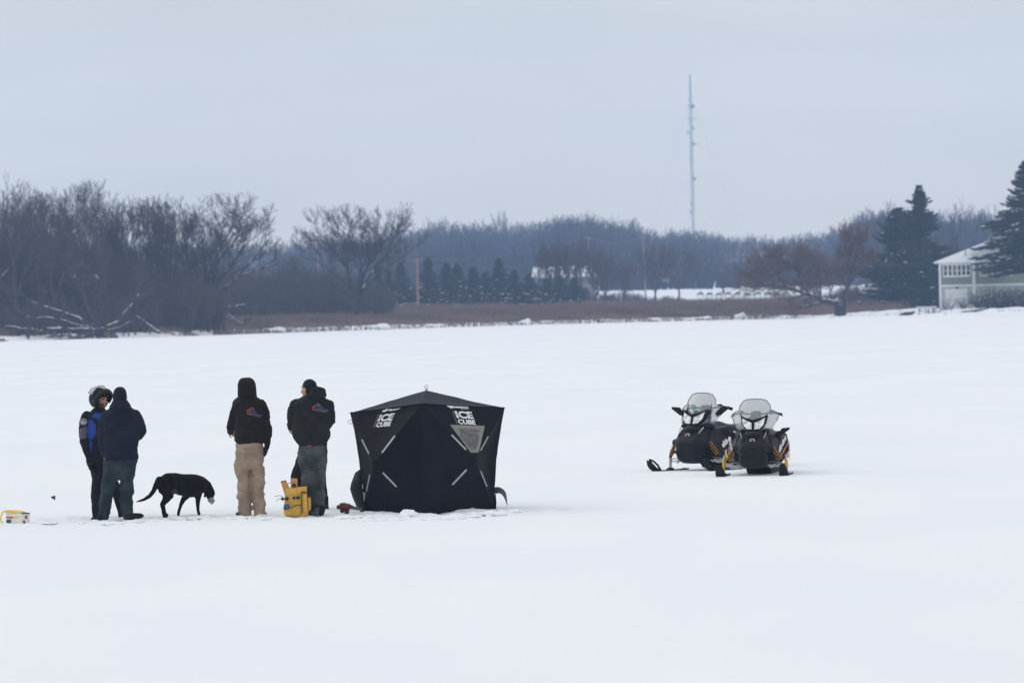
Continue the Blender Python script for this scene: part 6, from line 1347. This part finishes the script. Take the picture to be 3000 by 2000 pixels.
    mirrors = [(-1, .86, 1.0, .27), (1, .86, 1.0, .27)] if not kind else [(1, .62, .76, .32), (-1, .62, .76, .32)]
    for s, za, zb_, xa in mirrors:
        m = MB(); yb = .12; m.tube([(s * xa, yb, za), (s * (xa + .07), yb - .02, za + .07)], [.045, .032], 10, flat=.6)
        v = [(xa + .03, za + .03), (xa + .10, za + .125), (xa + .22, za + .135), (xa + .21, za + .10), (xa + .13, za + .045), (xa + .07, za - .0)]
        m.plate([Vector((s * x, yb - .05, z)) for x, z in v], (0, 1, 0), .07); o = B(m, 'mirror', 'rubber'); md = o.modifiers.new('b', 'BEVEL'); md.width = .012; md.segments = 2
    # seat, tank, tunnel, track
    m = MB(); lathe_box(m, [(.38, .13, .55, .76), (.55, .16, .55, .765), (.75, .17, .52, .72), (1.0, .18, .52, .70), (1.35, .18, .5, .70), (1.55, .15, .5, .72)], .65); B(m, 'seat', 'seat_vinyl', t, 'x')
    m = MB(); m.box((0, 1.2, .43), (.40, 1.75, .16), bev=.02); tn_ = B(m, 'tunnel', 'plastic_grey')
    for s in (-1, 1):
        m = MB(); m.box((s * .29, .95, .30), (.15, 1.1, .025), bev=.008); B(m, 'footboard', 'alu', tn_)
    m = MB(); m.tube([(-.2, 2.05, .42), (-.22, 2.2, .48), (.22, 2.2, .48), (.2, 2.05, .42)], .014, 8); B(m, 'rear_bumper', 'alu', tn_)
    m = MB(); m.box((0, 2.12, .33), (.36, .015, .24)); B(m, 'snow_flap', 'rubber', tn_); m = MB(); m.box((0, 1.62, .66), (.22, .05, .06), bev=.01); B(m, 'tail_lamp', 'decal_red')
    prof = [(.42, .10), (.36, .20), (.42, .30), (.62, .335), (1.8, .335), (1.98, .27), (2.02, .17), (1.96, .07), (1.8, .022), (.72, .022)]; pc = []
    m = MB(); P = [Vector((x, y, z)) for x in (-.19, .19) for y, z in prof]; n_ = len(prof)
    m.add(P, [tuple(range(n_)), tuple(range(2 * n_ - 1, n_ - 1, -1))] + [(i, (i + 1) % n_, n_ + (i + 1) % n_, n_ + i) for i in range(n_)])
    for i in range(n_):
        a = Vector((0, *prof[i])); b_ = Vector((0, *prof[(i + 1) % n_])); L_ = (b_ - a).length; k = max(1, int(L_ / .075)); d = (b_ - a).normalized(); nr = Vector((0, d.z, -d.y)); nr = nr if nr.dot(a.lerp(b_, .5) - Vector((0, 1.2, .18))) > 0 else -nr
        for q_ in range(k):
            c = a.lerp(b_, (q_ + .5) / k) + nr * .012
            for xx in (-.11, .11): m.box(c + Vector((xx, 0, 0)), (.15, .018, .036), Matrix(((1, 0, 0), (0, d.y, nr.y), (0, d.z, nr.z))))
    B(m, 'track', 'rubber')
    # front suspension and skis
    for s in (-1, 1):
        for zi, zo, yi, r, mt in ((.185, .165, -.12, .011, 'alu'), (.185, .165, .16, .011, 'alu'), (.33, .285, -.08, .010, 'rubber'), (.33, .285, .14, .010, 'rubber'), (.24, .2, .02, .008, 'alu')):
            m = MB(); m.tube([(s * .21, yi, zi), (s * .47, .01, zo)], r, 8); B(m, 'control_arm', mt)
        a, b_ = Vector((s * .285, -.17, .475)), Vector((s * .43, -.10, .235)); m = MB(); m.tube([a, b_], .021, 8); sh = B(m, 'shock_absorber', 'rubber', t, 'x')
        ax = (b_ - a).normalized(); u = ax.cross(Vector((0, 1, 0))).normalized(); w_ = ax.cross(u); N_ = 84; m = MB()
        m.tube([a.lerp(b_, .1 + .78 * k / N_) + (u * math.cos(k * 2 * math.pi * 6 / N_) + w_ * math.sin(k * 2 * math.pi * 6 / N_)) * .032 for k in range(N_ + 1)], .0058, 6); B(m, 'coil_spring', 'spring', sh, 'x')
        m = MB(); m.ball(a + Vector((-s * .02, -.03, .012)), (.028, .02, .024)); B(m, 'shock_mount', 'yellow_part', sh, 'all')
        m = MB(); m.tube([(s * .475, .01, .34), (s * .485, .0, .2), (s * .49, .0, .07)], [.016, .024, .02], 10); B(m, 'spindle', 'alu', t, 'x')
        if not (kind == 0 and s < 0): m = MB(); lathe_box(m, [(-.035, .016, .15, .25), (-.025, .025, .13, .27), (.02, .025, .12, .27), (.035, .016, .14, .25)], .8); m.v = [(x + s * .487, y, z) for x, y, z in m.v]; B(m, 'spindle_cover', 'yellow_part', t, 'x')
        # ski: keel plate with an upturned tip and a carrying loop
        m = MB(); prof_ = [(.52, .03, .035), (.40, .018, .06), (.1, .016, .075), (-.25, .016, .075), (-.42, .03, .072), (-.54, .075, .065), (-.63, .14, .05), (-.67, .19, .03)]
        rg = []
        for y, z, w_ in prof_: rg.append([Vector((s * .49 + x * w_, y, z + h)) for x, h in ((-1, .0), (-1, .022), (-.55, .022), (-.5, .012), (.5, .012), (.55, .022), (1, .022), (1, .0), (.35, -.004), (.2, -.016), (-.2, -.016), (-.35, -.004))])
        m.loft(rg); sk = B(m, 'ski', 'rubber')
        m = MB(); m.tube([(s * .49 - .052, -.38, .04), (s * .49 - .045, -.47, .13), (s * .49 - .025, -.57, .195), (s * .49, -.64, .215), (s * .49 + .025, -.57, .195), (s * .49 + .045, -.47, .13), (s * .49 + .052, -.38, .04)], .0155, 8); B(m, 'ski_loop', 'rubber', sk, 'x')
        m = MB(); m.box((s * .49, .0, .05), (.07, .22, .05), bev=.012, taper=(.7, .6)); B(m, 'ski_saddle', 'plastic_grey', sk)
    m = MB(); m.tube([(-.16, -.36, .30), (-.17, -.44, .33), (0, -.47, .345), (.17, -.44, .33), (.16, -.36, .30)], .012, 8); B(m, 'front_bumper', 'rubber', t, 'x')
    g = random.Random(3 + kind); m = MB()
    for k in range(40):
        s = g.choice((-1, 1)); m.ball((s * g.uniform(.2, .44), g.uniform(.09, .15), g.uniform(.15, .19)), (g.uniform(.015, .045), .03, g.uniform(.01, .03)), 8, 6)
    m.tube([(-.42, .12, .165), (.42, .12, .165)], .014, 6)
    m.v = [(x, y, z) for x, y, z in m.v]
    fuse(m, 'caked_snow', M['snow'], t, .012, 1, None, None, True)
    t.location = (X, Y, z0 - .03); t.rotation_euler = (0, 0, R(-yaw)); t.scale = (1.0, 1.0, 1.0) if kind else (1.06, 1.06, 1.06)
    return t
snowmobile('black snowmobile turned to the left with two mirrors and a green windshield sticker', 2046, 1377, 31, 0)
snowmobile('black snowmobile facing the camera with yellow coil springs, nearer of the two', 2213, 1391, 9, 1)
